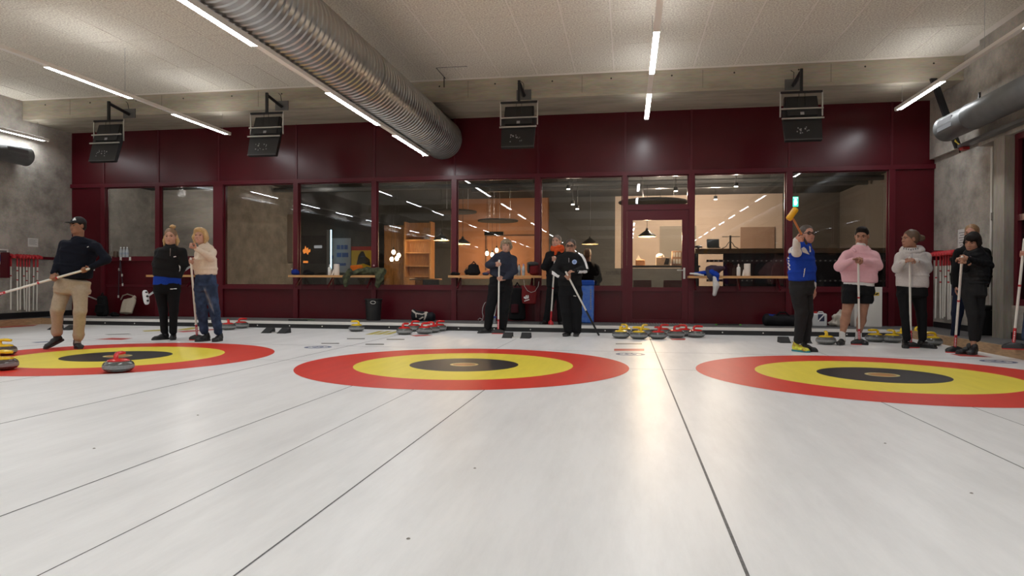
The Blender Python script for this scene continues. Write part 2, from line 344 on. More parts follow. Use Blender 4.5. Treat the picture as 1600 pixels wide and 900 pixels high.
# ------------------------------------------------------------------ lights, ducts
def strip_light(x, z, segs, yend, ystart, label):
    t = thing('strip_light', label, 'light', (x, yend, z), 0, 'strip lights along the hall')
    MB().box(-.036, .036, ystart-yend, 0, .016, .062).build('rail', m_rail, t)
    MB().box(-.03, .03, -.012, .0, .0, .016).build('end_cap', m_rail, t)
    for a, b_ in segs:
        mb = MB().box(-.036, .036, a-yend, b_-yend, -.004, .0155); mb.m = [1, 0, 0, 0, 0, 0]; mb.build('diffuser', [m_rail, m_lit], t)
        if z > 3.6: MB().box(-.022, .022, a-yend, b_-yend, .0625, .066).build('added_uplight', m_up, t)  # added glow on the rail tops, put in to brighten the ceiling
    y = -.25
    while y > -8:
        MB().cyl((0, y, .06), (0, y, .075 if z < 3.6 else CEIL-z if y < -.8 else BEAM_Z-z), .003, n=5).build('suspension_wire', m_steel, t); y -= 2.75
segs = lambda a, b_, p=2.745: [(a, b_), (a-p, b_-p)] + [(4.95-3.4*k, 6.70-3.4*k) for k in range(11)]
SZ = 4.0
for x, lab in ((-12.62, 'tube light strip nearest the left concrete wall'), (-8.24, 'tube light strip ending above the cream hoodie woman'),
               (.34, 'tube light strip ending right of the picture centre'), (4.70, 'tube light strip by the right-hand air duct')):
    strip_light(x, SZ, segs(11.20, 12.88) if x < 4 else [(11.20, 12.88), (7.4, 9.05)] + segs(11.2, 12.88)[3:], 13.0, YB, lab)
strip_light(-3.96, 3.455, segs(11.12, 12.98, 2.62), 13.08, YB, 'tube light strip hanging below the big spiral duct')
def duct(x, z, R, y0, y1, pitch, label, ridge=.013, flat=False):
    t = thing('air_duct', label, 'duct', (x, y1, z)); prof = []
    y = 0.
    while y > (y0 if y0 > 3 else 3.0)-y1:
        prof += [(R, y), (R, y+pitch*.36-pitch), (R+ridge, y+pitch*.5-pitch), (R, y+pitch*.64-pitch)] if pitch else [(R, y)]; y -= pitch
    prof.append((R, y)); prof.append((R, YB+.06-y1))
    prof = [(r, -yy) for r, yy in prof]
    MB().lathe(prof, (0,0,0), 40, (0,-1,0), cap=False).build('duct_pipe', m_steel, t, True)
    return t
d = duct(-3.86, 3.95, .41, -30, YW-.016, .115, 'large galvanised spiral air duct under the ceiling')
for y in (5.6, 9.3, 12.15):
    MB().lathe([(.412, -.02), (.428, -.02), (.428, .02), (.412, .02)], (0, y-YW, 0), 40, (0,1,0), cap=False).build('joint_band', m_steel, d, True)
h_ = thing('ceiling_hatch', 'thin dark hatch frame in the ceiling right of the spiral duct', 'hatch', (-3.12, 12.05, CEIL)); MB().box(-.30, -.29, -.25, .4, -.008, 0).build('frame_edge', m_dkmetal, h_); MB().box(-.29, .28, -.25, -.243, -.006, 0).build('frame_edge', m_dkmetal, h_); MB().box(-.302, -.288, .28, .30, -.20, 0).build('frame_post', m_dkmetal, h_)
MB().tube([(-.13, -1.0, -.53), (-.13, -1.0, -.40), (-.05, -1.0, -.40), (.02, -1.0, -.42)], .014).build('cable_clip', m_white, d, True)
m_grey = M('painted duct', (.17, .175, .175), .4, metal=.3, var=.1, scale=5)
for x, z, y1, lab in ((5.18, 3.49, 12.25, 'grey air duct with rounded end on the right wall'), (-12.63, 3.58, 12.5, 'grey air duct end at the upper left picture edge')):
    t = thing('air_duct', lab, 'duct', (x, y1, z)); R = .2
    MB().lathe([(.02, 0), (R*.9, .006), (R, .03), (R+.008, .04), (R+.008, .06), (R, .07), (R, .9), (R+.008, .91), (R+.008, .94), (R, .95), (R, 40)], (0,0,0), 32, (0,-1,0), cap=False).build('duct_pipe', m_grey, t, True)
    sx = -1 if x > 0 else 1
    MB().obox((sx*R*.93, -.42, R*.02), (.012, 0, 0), (0, .24, 0), (0, 0, .085)).build('outlet_grille', M('grille', (.13,.13,.135), .5), t)
    MB().obox((sx*.0, -1.1, R+.05), (.015,0,0), (0,.006,0), (0,0,.06)).build('bracket', m_dkmetal, t)
# cable tray and brace on the right wall
t = thing('cable_tray', 'dark cable tray running along the right wall under the duct', 'cable tray', (5.45, 12.0, 3.18))
MB().box(-.08, .04, -10, .25, 0, .012).box(-.085, -.08, -10, .25, 0, .05).box(.035, .04, -10, .25, 0, .05).build('tray', m_grey, t)
MB().tube([(-.02, -.2, .04), (0, .1, .06), (-.05, .25, .0), (-.06, .22, -.08)], .012).build('cable', m_black, t, True)
MB().tube([(-.05, .2, .03), (-.1, .3, .12), (-.06, .38, .16), (-.02, .33, .05)], .008).build('yellow_cable', M('yellow cable', (.55, .40, .03), .5), t, True)
MB().box(-.06, .04, .12, .26, -.05, -.002).build('red_box', M('red box', (.35, .02, .02), .5), t)
t = thing('steel_brace', 'dark diagonal steel brace above the right duct end', 'brace', (5.1, 12.62, 4.38))
MB().obox((.22, -.05, -.55), (.05, 0, .0), (0, .03, 0), (.20, .0, -.60)).build('bar', m_dkmetal, t); 
t = thing('conduit', 'pale vertical conduit pipes beside the concrete column', 'pipe', (5.67, 11.78, DECK))
for k, (dx, r) in enumerate(((.0, .022), (.03, .014), (-.045, .014))): MB().cyl((dx-.01, -.05*k, .02), (dx-.01, -.05*k, 2.95), r, n=10).build('pipe', m_white, t, True)
MB().box(-.07, .015, -.16, -.10, 1.80, 1.92).build('junction_box', m_black, t)
# hanging monitors (backs towards the ice)
def monitor(px, py, yaw, label, ax):
    c = atY(px, py, 12.02); t = thing('scoreboard_monitor', label, 'monitor', (c.x, 12.02, c.z+.292), yaw, 'monitors hanging from the beam')
    L = .58
    q = Matrix.Rotation(-yaw, 3, 'Z')
    plate = q @ Vector((ax, .57, 0)); a = q @ Vector((0, 0, 0))
    def pb(v): return (q @ Vector(v))
    MB().obox(plate, q @ Vector((.14, 0, 0)), q @ Vector((0, .008, 0)), (0, 0, .095)).build('wall_plate', M('steel plate', (.16, .155, .15), .5, metal=.6), t)
    MB().tube([plate+pb((0,-.01,-.02)), Vector((0,0,.0))+pb((0,.02,.06))], .035, 4).box(-.022, .022, -.022, .022, -.29, .1).build('arm', m_dkmetal, t)
    MB().box(-.335, .335, -.02, .02, -.31, -.275).build('top_bar', m_dkmetal, t)
    for s in (-1, 1): MB().box(s*.335-.010, s*.335+.010, -.010, .010, -.70, -.275).build('side_bar', m_alu, t)
    fr = Matrix.Translation((0, 0, -.60)) @ Matrix.Rotation(math.radians(-17), 4, 'X')
    def fb(mb, x0,x1,y0,y1,z0,z1): mb.add([fr @ Vector(p) for p in [(x0,y0,z0),(x1,y0,z0),(x1,y1,z0),(x0,y1,z0),(x0,y0,z1),(x1,y0,z1),(x1,y1,z1),(x0,y1,z1)]], [(0,3,2,1),(4,5,6,7),(0,1,5,4),(1,2,6,5),(2,3,7,6),(3,0,4,7)]); return mb
    def fp(mb, poly, y0, y1):
        k=len(poly); mb.add([fr @ Vector((x,y,z)) for y in (y0,y1) for x,z in poly], [tuple(range(k)), tuple(range(2*k-1,k-1,-1))]+[(i, k+i, k+(i+1)%k, (i+1)%k) for i in range(k)]); return mb
    sc = fp(MB(), [(-.29,-.56),(.29,-.56),(.31,-.05),(.31,.02),(.27,.04),(.26,.25),(-.26,.25),(-.27,.04),(-.31,.02),(-.31,-.05)], -.03, .05).build('screen_casing', m_black, t)
    fb(MB(), -.24, .24, -.055, -.03, -.12, .22).build('rear_cover', M('rear cover', (.02,.02,.02), .6), t)
    fb(MB(), -.292, .292, -.034, -.03, -.565, -.545).build('casing_lip', M('casing lip', (.07,.07,.07), .5), t)
    for z in (.0, -.185): MB().add([fr @ Vector(p) for p in [(x,y,zz) for zz in (z-.011,z+.011) for x,y in ((-.335,-.075),(.335,-.075),(.335,-.055),(-.335,-.055))]], [(0,3,2,1),(4,5,6,7),(0,1,5,4),(1,2,6,5),(2,3,7,6),(3,0,4,7)]).build('mounting_rail', m_alu, t)
    mb = MB(); rr = random.Random(px)
    for k in range(13):
        x = -.16+rr.random()*.24; z = -.33-rr.random()*.14; fb(mb, x, x+.006+rr.random()*.022, -.036, -.03, z, z+.008+rr.random()*.02)
    fb(mb, -.03, .03, -.058, -.055, -.11, -.06); mb.build('connectors', M('connectors', (.35,.35,.36), .4), t)['kind'] = 'stuff'
    MB().tube([plate+pb((0,-.02,.09)), plate+pb((0,-.05,.2)), plate+pb((-.05,-.04,.24))], .006, 6).build('cable', m_black, t, True)
    MB().tube([fr @ Vector((-.06,-.05,.05)), Vector((-.04,-.03,-.30))], .004, 5).tube([fr @ Vector((.06,-.05,.05)), Vector((.05,-.03,-.30))], .004, 5).build('safety_wire', m_black, t)
monitor(170, 189, 0, 'black monitor hanging leftmost, its frame turned to the right', .0)
monitor(417, 177, 0, 'black monitor hanging above the second broad window, left of the spiral duct', .0)
monitor(811, 160, 0, 'black monitor hanging above the middle, right of the spiral duct', .0)
monitor(1252, 144, 0, 'black monitor hanging rightmost, above the man in blue', .0)
# ------------------------------------------------------------------ the lounge behind the glass
LB = 19.6
m_lfloor = M('lounge floor', (.10, .095, .09), .5, var=.2, scale=3); m_lceil = M('lounge ceiling', (.025, .024, .022), .9)
m_terra = M('terracotta wall', (.50, .235, .12), .85, var=.08, scale=2); m_creamw = M('cream wall', (.58, .46, .365), .85, var=.06, scale=2)
m_greyw = M('grey dado', (.075, .075, .072), .8); m_taupe = M('taupe wall', (.11, .095, .08), .85)
struct('floor_lounge', MB().box(XL, XR+.3, YW+.12, LB+.1, -.1, DECK), m_lfloor)
struct('ceiling_lounge', MB().box(XL, XR+.3, YW+.12, LB+.1, 3.42, 3.55), m_lceil)
struct('wall_lounge', MB().box(-5.2, -2.25, LB, LB+.1, 1.05, 4), m_terra)
struct('wall_lounge_dado', MB().box(-5.2, -2.25, LB-.02, LB+.1, 0, 1.05).box(-9.1, -5.2, LB-.02, LB+.1, 0, 4).box(-2.25, -.35, LB-.03, LB+.1, 0, 4).box(-.35, 1.62, LB-.035, LB-.02, 0, 1.36), m_greyw)
struct('wall_lounge_cream', MB().box(-.9, 4.2, LB-.02, LB+.1, 0, 4), m_creamw)
struct('wall_lounge_dark', MB().box(4.2, XR, LB-.02, LB+.1, 0, 4).box(XR-.02, XR, YW+.12, LB, 0, 4), m_taupe)
struct('wall_partition', MB().box(-9.16, -9.06, YW+.12, LB, 0, 4).box(XL, -9.16, 16.6, 16.7, 0, 4), m_conc)
struct('trim_5', MB().box(-4.15, -4.11, LB-.03, LB, 1.3, 2.35).box(-2.55, -2.51, LB-.03, LB, 1.3, 2.35).box(-4.11, -2.55, LB-.03, LB, 2.31, 2.35), M('board frame', (.12, .05, .025), .5))
struct('trim_6', MB().box(.9, 1.9, LB-.04, LB-.02, 1.5, 2.55), M('grey board', (.30, .26, .21), .7))
for z, x0, x1 in ((3.30, -9, 5.6), (3.34, -4, 5.6)): struct('trim_%d' % (7 if z < 3.32 else 8), MB().cyl((x0, 16.2+(z-3.3)*25, z), (x1, 16.2+(z-3.3)*25, z), .06, n=10), m_grey)
def plight(loc, e, col=(1, .72, .42), r=.05, parent=None):
    l = bpy.data.lights.new('lamp_or_fill_light', 'POINT'); l.energy = e*LAMP; l.color = col; l.shadow_soft_size = r
    o = bpy.data.objects.new('lamp_or_fill_light', l); COL.objects.link(o); o.location = loc
    if parent is not None: o.parent = parent
    return o
m_shade = M('lamp shade', (.025, .024, .022), .35, metal=.5); m_bulb = emis('warm bulb', (1, .80, .52), 9); m_inner = M('shade lining', (.75, .55, .30), .5)
def pendant(px, py, Y, label, e=32, R=.21):
    c = atY(px, py, Y); t = thing('pendant_lamp', label, 'lamp', c, 0, 'pendant lamps in the lounge')
    MB().lathe([(R, -.06), (R*.98, -.03), (R*.62, .03), (R*.30, .075), (R*.16, .10), (R*.14, .14), (.012, .15)], (0,0,0), 28, cap=False).build('lamp_shade', m_shade, t, True)
    MB().lathe([(R*.97, -.058), (R*.6, .024), (R*.2, .07)], (0,0,0), 28, cap=False).build('shade_lining', m_inner, t, True)
    MB().ell((0,0,-.005), .045, .045, .045).build('bulb', m_bulb, t, True)
    MB().cyl((0,0,.14), (0,0,3.42-c.z), .006, n=6).build('cord', m_black, t)
    plight((0,0,-.09), e, parent=t)
pendant(690, 372, 17.0, 'dark pendant lamp glowing beside the wooden cabinets'); pendant(723, 378, 17.6, 'dark pendant lamp hanging left of the orange wall board', 40)
pendant(922, 378, 17.2, 'dark pendant lamp hanging right of the man with glasses', 14); pendant(1011, 366, 16.6, 'dark pendant lamp seen through the glass door', 150)
def bulb(px, py, Y, label, e=10):
    c = atY(px, py, Y); t = thing('hanging_bulb', label, 'lamp', c, 0, 'bare bulbs in the lounge')
    MB().ell((0,0,0), .05, .05, .06).build('bulb', m_bulb, t, True); MB().cyl((0,0,.05), (0,0,.12), .02).build('socket', m_black, t)
    MB().cyl((0,0,.12), (0,0,3.42-c.z), .004, n=5).build('cord', m_black, t); plight((0,0,-.08), e, (1,.66,.36), .05, t)
bulb(761, 396, 18.3, 'larger bare bulb hanging left of the woman with the fringe', 30); bulb(769, 398, 18.3, 'bare bulb just beside the larger bulb', 8); bulb(776, 391, 18.6, 'small bare bulb closest to the woman with the fringe', 18)
for k, (x, y) in enumerate(((615, 394), (623, 399), (620, 404), (612, 405))):
    bulb(x, y, 16.6+.1*k, ['upper left bulb of the cluster by the wooden cabinets', 'upper right bulb of the cluster by the wooden cabinets', 'lower right small bulb of the cluster by the cabinets', 'lower left small bulb of the cluster by the cabinets'][k], 3)
m_spot = emis('spot lens', (1, .93, .8), 14)
for k, (x, y, Y) in enumerate(((888, 296, 15.0), (895, 320, 15.7), (902, 327, 16.3), (1150, 292, 15.0), (1056, 299, 15.0), (1118, 312, 17.6), (1032, 318, 17.6))):
    c = atY(x, y, Y); t = thing('ceiling_spot', ['topmost small ceiling spot above the scarf man', 'middle small ceiling spot above the man with glasses', 'lowest small ceiling spot above the man with glasses', 'small ceiling spot behind the long right window', 'small ceiling spot behind the pane above the door', 'added wall-wash spot deep behind the long right window', 'added wall-wash spot deep behind the pane above the door'][k], 'spotlight', c, 0, 'ceiling spots in the lounge')
    MB().cyl((0,0,.01), (0,0,.09), .045, n=14).build('housing', m_black, t, True); MB().cyl((0,0,0), (0,0,.012), .035, n=14).build('lens', m_spot, t); MB().cyl((0,0,.09), (0,0,3.42-c.z), .008, n=6).build('stem', m_black, t)
    plight((0,0,-.06), 7 if k < 3 else 60 if k < 5 else 150, (1,.82,.64), .04, t)  # the two deep spots are added to wash the cream back wall
m_disc = M('acoustic felt', (.07, .06, .055), .95)
for x, y, Y, R, lab in ((778, 345, 17.0, .52, 'grey round acoustic disc hanging before the orange wall'), (712, 331, 16.2, .52, 'grey round acoustic disc at the edge of the neighbouring pane'), (1020, 316, 15.2, .75, 'grey round acoustic disc above the glass door')):
    c = atY(x, y, Y); t = thing('acoustic_disc', lab, 'acoustic panel', c, 0, 'round acoustic discs')
    MB().lathe([(R-.01, -.02), (R, -.01), (R, .01), (R-.01, .02)], (0,0,0), 40).build('disc', m_disc, t, True)
    for a in (0, 2.1, 4.2): MB().cyl((R*.6*math.cos(a), R*.6*math.sin(a), .02), (R*.6*math.cos(a), R*.6*math.sin(a), 3.418-c.z), .004, n=5).build('wire', m_steel, t)
c = atY(772, 365, 18.0); t = thing('linear_lamp', 'dark flat hanging box lamp before the orange wall', 'lamp', c)
MB().box(-.26, .26, -.06, .06, -.05, .05).build('housing', m_shade, t); MB().cyl((-.15,0,.05), (-.15,0,3.42-c.z), .004, n=5).cyl((.15,0,.05), (.15,0,3.42-c.z), .004, n=5).build('wires', m_steel, t)['kind'] = 'stuff'
# cabinets, posters, screens
m_cab = M('cabinet wood', (.50, .25, .09), .5, var=.25, scale=5, stretch=(10, 10, 1)); m_cabd = M('cabinet recess', (.09, .045, .02), .7)
def wrect(px0, py0, px1, py1, Y):   # rectangle seen at a wall plane -> world x0,x1,z0,z1
    a = atY(px0, py1, Y); b_ = atY(px1, py0, Y); return a.x, b_.x, a.z, b_.z
x0, x1, z0, z1 = wrect(632, 346, 672, 436, 18.3); cab = thing('wooden_cabinet', 'tall wooden shelf cabinet lit warm behind the glass', 'cabinet', ((x0+x1)/2, 18.3, DECK))
W = (x1-x0)/2
MB().box(-W, W, .38, .4, 0, z1-DECK).build('back_board', m_cab, cab)
for s in (-1, 1): MB().box(s*W-.02, s*W+.02, 0, .4, 0, z1-DECK).build('side_board', m_cab, cab)
for z in (.02, .62, .95, 1.25, 1.62, 1.98): MB().box(-W+.02, W-.02, .02, .38, z, z+.035).build('shelf', m_cab, cab)
MB().box(-W+.02, -W*.2, .0, .02, .66, .94).build('cabinet_door', m_cab, cab); MB().box(-W+.02, W-.02, .0, .02, .06, .6).build('cabinet_door', m_cab, cab)
plight((x0+.25, 18.15, 1.95), 6, (1,.75,.45), .06)
x0, x1, z0, z1 = wrect(600, 352, 631, 436, 18.5); cab = thing('wooden_cupboard', 'plain wooden cupboard left of the shelf cabinet', 'cupboard', ((x0+x1)/2, 18.5, DECK)); W = (x1-x0)/2
MB().box(-W, W, 0, .4, 0, z1-DECK).build('body', m_cab, cab)
for s in (-1, 1): MB().box(min(s*.01, s*(W-.02)), max(s*.01, s*(W-.02)), -.02, -.001, .05, z1-DECK-.05).build('cupboard_door', m_cab, cab)
def poster(name, label, cat, px0, py0, px1, py1, Y, base, shapes):
    x0, x1, z0, z1 = wrect(px0, py0, px1, py1, Y); t = thing(name, label, cat, ((x0+x1)/2, Y, (z0+z1)/2)); W, H = (x1-x0)/2, (z1-z0)/2
    MB().box(-W, W, 0, .02, -H, H).build('sheet', base, t)
    for nm, m, poly in shapes:
        MB().add([(x*W, -.004, z*H) for x, z in poly], [tuple(range(len(poly)))]).build(nm, m, t)
    return t
R = lambda a, b_, c_, d_: [(a, c_), (b_, c_), (b_, d_), (a, d_)]
m_blue = M('print blue', (.05, .10, .30), .6); m_org = M('print orange', (.65, .16, .02), .6); m_ylw = M('print yellow', (.70, .48, .03), .6); m_pred = M('print red', (.45, .03, .02), .6); m_pblk = M('print black', (.01,.01,.012), .5)
m_glow = emis('screen orange', (1, .30, .05), .35); m_scrw = emis('screen grey', (.6, .6, .6), .18)
stands = struct('wall_poster_screen', MB().box(-9.05, -6.75, 17.622, 17.70, .13, 3.9), M('dark partition', (.07, .068, .065), .8))
poster('screen', 'black wall screen with an orange fiery picture', 'screen', 470, 368, 508, 412, 17.6, m_black, [('picture', m_glow, [(-.85,-.1),(-.78,.05),(-.7,.02),(-.62,.3),(-.52,.08),(-.4,.16),(-.36,-.02),(-.2,.05),(-.22,-.18),(-.34,-.2),(-.4,-.38),(-.55,-.22),(-.75,-.3)]), ('caption', m_scrw, R(.1,.75,.1,.3)), ('picture', m_glow, R(-.8,-.4,-.95,-.8))])
poster('poster', 'pale poster with blue lettering behind the glass', 'poster', 512, 372, 548, 426, 17.6, M('poster pale', (.36,.37,.40), .7), [('lettering', m_blue, R(-.2,.1,.35,.6)), ('lettering', m_blue, R(.15,.4,.35,.6)), ('lettering', m_blue, R(.45,.75,.35,.6)), ('lettering', m_blue, R(-.2,.2,-.1,.15)), ('lettering', m_blue, R(.25,.8,-.1,.15)), ('lettering', m_blue, R(-.9,-.5,-.2,0)), ('lettering', m_blue, R(-.2,.6,-.6,-.45))])
poster('poster', 'yellow and red poster with a dark figure', 'poster', 549, 385, 581, 426, 17.6, m_ylw, [('red_border', m_pred, R(-1,1,.7,1)), ('figure', m_pblk, [(-.5,-.4),(-.3,.3),(-.05,.62),(.2,.62),(.4,.25),(.8,.0),(.9,-.5),(.2,-.3)]), ('figure_face', m_blue, [(-.1,.2),(.0,.5),(.2,.5),(.3,.2)])])
x0, x1, z0, z1 = wrect(510.5, 359, 519, 421, 17.3); t = thing('display_case', 'narrow pale display case with a bluish light edge', 'display case', ((x0+x1)/2, 17.3, DECK)); W = (x1-x0)/2
MB().box(-W, W*.3, 0, .1, 0, z1-DECK).build('body', M('case', (.25,.28,.28), .5), t); MB().box(W*.35, W*.7, .0, .02, z0-DECK, z1-DECK).build('light_edge', emis('teal light', (.45, .85, 1), 1.6), t)
x0, x1, z0, z1 = wrect(431, 335, 458, 410, 17.0); t = thing('wall_cabinet', 'beige tall wall cabinet behind the third window', 'cabinet', ((x0+x1)/2, 17.0, z0)); W = (x1-x0)/2
m_bei = M('beige', (.52, .40, .29), .7); MB().box(-W, W, 0, .19, 0, z1-z0).build('body', m_bei, t); MB().box(-W+.01, -.01, -.02, 0, .01, z1-z0-.01).build('cabinet_door', m_bei, t); MB().box(.01, W-.01, -.02, 0, .01, z1-z0-.01).build('cabinet_door', m_bei, t)
plight((-7.6, 15.9, 3.2), 5, (1,.94,.85), .1); plight((-10.8, 15.0, 3.1), 60, (1,.94,.85), .1)  # point lights without a fixture, added to brighten the rooms behind the left windows
# high counter with peg rails in the right-hand windows
a = atY(1086, 393, 15.0); b_ = atY(1392, 393, 15.0); t = thing('bar_counter', 'high wooden counter with peg rails behind the right windows', 'counter', (a.x, 15.0, DECK)); Lc = b_.x-a.x; zt = a.z-DECK
MB().box(0, Lc, 0, .42, zt-.04, zt+.06).build('counter_top', M('dark oak', (.20, .12, .05), .5, var=.3, scale=6, stretch=(1,12,12)), t)
MB().box(.6, Lc, .10, .12, .0, zt-.04).build('front_board', M('counter front', (.02, .014, .016), .6), t)
MB().box(.0, .08, .1, .3, 0, zt-.04).build('leg', m_black, t)
for k, zz in enumerate((zt-.20, zt-.62)):
    MB().box(.25, Lc, .08, .10, zz-.025, zz+.025).build('peg_rail', M('peg rail', (.05, .045, .045), .5), t)
    mb = MB()
    for i in range(38): mb.cyl((.3+i*.098, .08, zz), (.3+i*.098, .03, zz), .017, n=6)
    mb.build('pegs', M('pegs', (.55, .52, .48), .4), t)['kind'] = 'stuff'
m_bag = M('maroon cloth', (.07, .012, .016), .9)
for k, (p0, p1, m, lab) in enumerate(((1130, 1150, m_bag, 'maroon coat hanging left under the high counter'), (1178, 1200, M('slate cloth', (.03, .035, .045), .9), 'slate coat hanging mid-way under the high counter'), (1205, 1224, m_bag, 'maroon coat hanging beside the blue man under the counter'))):
    q0 = atY(p0, 410, 15.0); q1 = atY(p1, 410, 15.0); W = (q1.x-q0.x)/2; tt = thing('hanging_coat', lab, 'coat', ((q0.x+q1.x)/2, 14.985, q0.z), 0, 'coats on the peg rail')
    MB().prism([(-W, -.46), (W, -.46), (W*.9, -.1), (W*.25, 0), (-.25*W, 0), (-W*.9, -.1)], -.03, .01, Matrix.Rotation(math.radians(90), 4, 'X')).build('cloth', m, tt)
# things on the counter and the table behind the door
q = atY(1115, 389, 15.1); t = thing('laptop', 'open dark screen standing on the high counter', 'laptop', q+Vector((0,0,.02)))
MB().obox((0, .12, .10), (.13, 0, 0), (0, .03, .10), (0, .008, -.0025)).build('screen', M('screen dark', (.03,.04,.04), .3), t); MB().box(-.13, .13, -.1, .1, .0, .015).build('base', m_black, t)
q = atY(1141, 389, 15.15); t = thing('metal_stand', 'dark branching metal stand on the high counter', 'stand', q)
MB().cyl((0,0,0), (0,0,.29), .022).build('post', m_dkmetal, t); MB().cyl((-.17,0,.265), (.2,0,.265), .008).build('cross_bar', m_dkmetal, t)
for s in (-1, 1): MB().tube([(0,0,.17), (s*.05,0,.12), (s*.09,0,.05), (s*.17,0,.01)], .008).build('branch', m_dkmetal, t, True)
q = atY(1091, 389, 15.1); t = thing('dish_stand', 'small dark dish on a stem at the counter end', 'dish', q)
MB().lathe([(.02, 0), (.02, .02), (.085, .03), (.09, .045), (.06, .07), (.02, .075)], (0,0,0), 20).build('dish', m_black, t, True)
q = atY(1184, 398, LB-.1); struct('door_2', MB().box(q.x-.45, q.x+.45, LB-.06, LB-.02, .13, 2.5), M('inner door', (.30, .19, .13), .7))
ZT = atY(1030, 415, 16.6).z-DECK
t = thing('lounge_table', 'dark high table behind the glass door', 'table', (.7, 16.8, DECK))
MB().box(-.75, 1.0, -.35, .35, ZT-.04, ZT).build('table_top', m_greyw, t)
for sx in (-.7, .95):
    for sy in (-.3, .3): MB().box(sx-.02, sx+.02, sy-.02, sy+.02, 0, ZT-.04).build('leg', m_black, t)
def lbox(px0, py0, px1, py1, Y, col, name, label, cat, dz=None):
    x0, x1, z0, z1 = wrect(px0, py0, px1, py1, Y); z0 = dz if dz is not None else z0; t = thing(name, label, cat, ((x0+x1)/2, Y, z0)); W = (x1-x0)/2
    MB().rbox(-W, W, 0, .2, 0, z1-z0, .01).build('body', M(name+' mat', col, .7, var=.2, scale=12), t); return t, W, z1-z0
t, W, H = lbox(993, 406, 1008, 415, 16.6, (.50, .26, .14), 'cardboard_box', 'small brown box with a pale cloth on the table behind the door', 'box', DECK+ZT+.001)
MB().prism([(-W*.9, H), (-W*.4, H+.12), (W*.1, H+.02), (W*.8, H)], -.12, -.04, Matrix.Rotation(math.radians(90), 4, 'X')).build('cloth', m_paper, t)
t, W, H = lbox(1025, 402, 1047, 415, 16.6, (.52, .40, .30), 'printed_box', 'pale printed box with a dark shape behind the door', 'box', DECK+ZT+.001); MB().add([(W*.1,-.003,.02),(W*.8,-.003,.02),(W*.9,-.003,H*.8),(W*.4,-.003,H*.9)],[(0,1,2,3)]).build('print', m_black, t); MB().ell((-W*.4, .1, H+.02), .10, .08, .08).build('helmet', m_paper, t, True)
t, W, H = lbox(1050, 392, 1066, 415, 16.7, (.42, .25, .17), 'display_board', 'brown display board with small pictures behind the door', 'board', DECK+ZT+.001)
for i in range(3):
    for j in range(2): MB().box(-W*.8+i*W*.55, -W*.8+i*W*.55+W*.4, -.004, 0, .05+j*.16, .05+j*.16+.11).build('picture', m_paper, t)
def chair(x, y, rz, label, col):
    t = thing('lounge_chair', label, 'chair', (x, y, DECK), rz, 'chairs in the lounge'); m = col
    MB().rbox(-.21, .21, -.21, .21, .44, .48, .03).build('seat', m, t); MB().obox((0, .21, .70), (.20, 0, 0), (0, .012, 0), (0, .03, .17)).build('backrest', m, t)
    for sx in (-.18, .18):
        for sy in (-.18, .18): MB().cyl((sx, sy, .44), (sx*1.1, sy*1.1, 0), .012, n=6).build('leg', m_black, t)
m_chr = M('chair red', (.12, .02, .02), .6); m_chk = M('chair dark', (.02, .02, .02), .6)
chair(.35, 15.9, 3.1, 'dark red chair behind the door, left of its neighbour', m_chr); chair(1.0, 15.95, 3.2, 'dark red chair behind the door, next to the handle', m_chr); chair(-4.6, 15.6, .4, 'dark chair at the round table in the lounge', m_chk); chair(-4.1, 16.9, 2.0, 'dark chair under the pendant by the cabinets', m_chk)
t = thing('round_table', 'round bistro table behind the fifth window', 'table', (-5.0, 16.4, DECK)); MB().lathe([(.4, .86), (.41, .87), (.41, .89), (.4, .9)], (0,0,0), 28).build('table_top', m_cab, t, True); MB().cyl((0,0,.02), (0,0,.86), .035).build('post', m_black, t); MB().lathe([(.24, 0), (.24, .015), (.05, .03)], (0,0,0), 24).build('base', m_black, t, True)
# exit sign
q = atY(1243, 315, 16.0); t = thing('exit_sign', 'small lit green and white exit sign behind the glass', 'sign', q); m_gr = emis('sign green', (.05, .75, .45), .9); m_sw = emis('sign white', (.75, 1, .95), 1.3)
MB().box(-.06, .06, 0, .03, -.11, .11).build('housing', m_gr, t); MB().add([(-.03,-.003,-.08),(.02,-.003,-.08),(.045,-.003,-.02),(.02,-.003,.02),(.03,-.003,.05),(-.02,-.003,.06),(-.035,-.003,0)],[tuple(range(7))]).build('running_figure', m_sw, t); MB().box(-.05,.05,-.003,0,.075,.09).build('arrow', m_sw, t); MB().cyl((0,.015,.11), (0,.015,3.42-q.z), .006, n=6).build('rod', m_black, t)
# mirrored lettering stuck on the inside of a pane
cu = bpy.data.curves.new('lettering', 'FONT'); cu.body = 'Auftritt'; cu.size = .17; cu.extrude = .001; cu.align_x = 'LEFT'
to = bpy.data.objects.new('tmp', cu); COL.objects.link(to); dg = bpy.context.evaluated_depsgraph_get(); me = bpy.data.meshes.new_from_object(to.evaluated_get(dg)); bpy.data.objects.remove(to)
me.materials.clear(); me.materials.append(m_pblk); q = atY(977, 429, YW+.05); wd = max(v.co.x for v in me.vertices)
sc_ = .40/wd
me.transform(Matrix.Translation((q.x, YW+.05, q.z)) @ Matrix(((-sc_,0,0,0),(0,0,-1,0),(0,sc_,0,0),(0,0,0,1))))
o = link('window_lettering', me); tag(o, 'mirrored black word Auftritt on the pane beside the door', 'lettering')
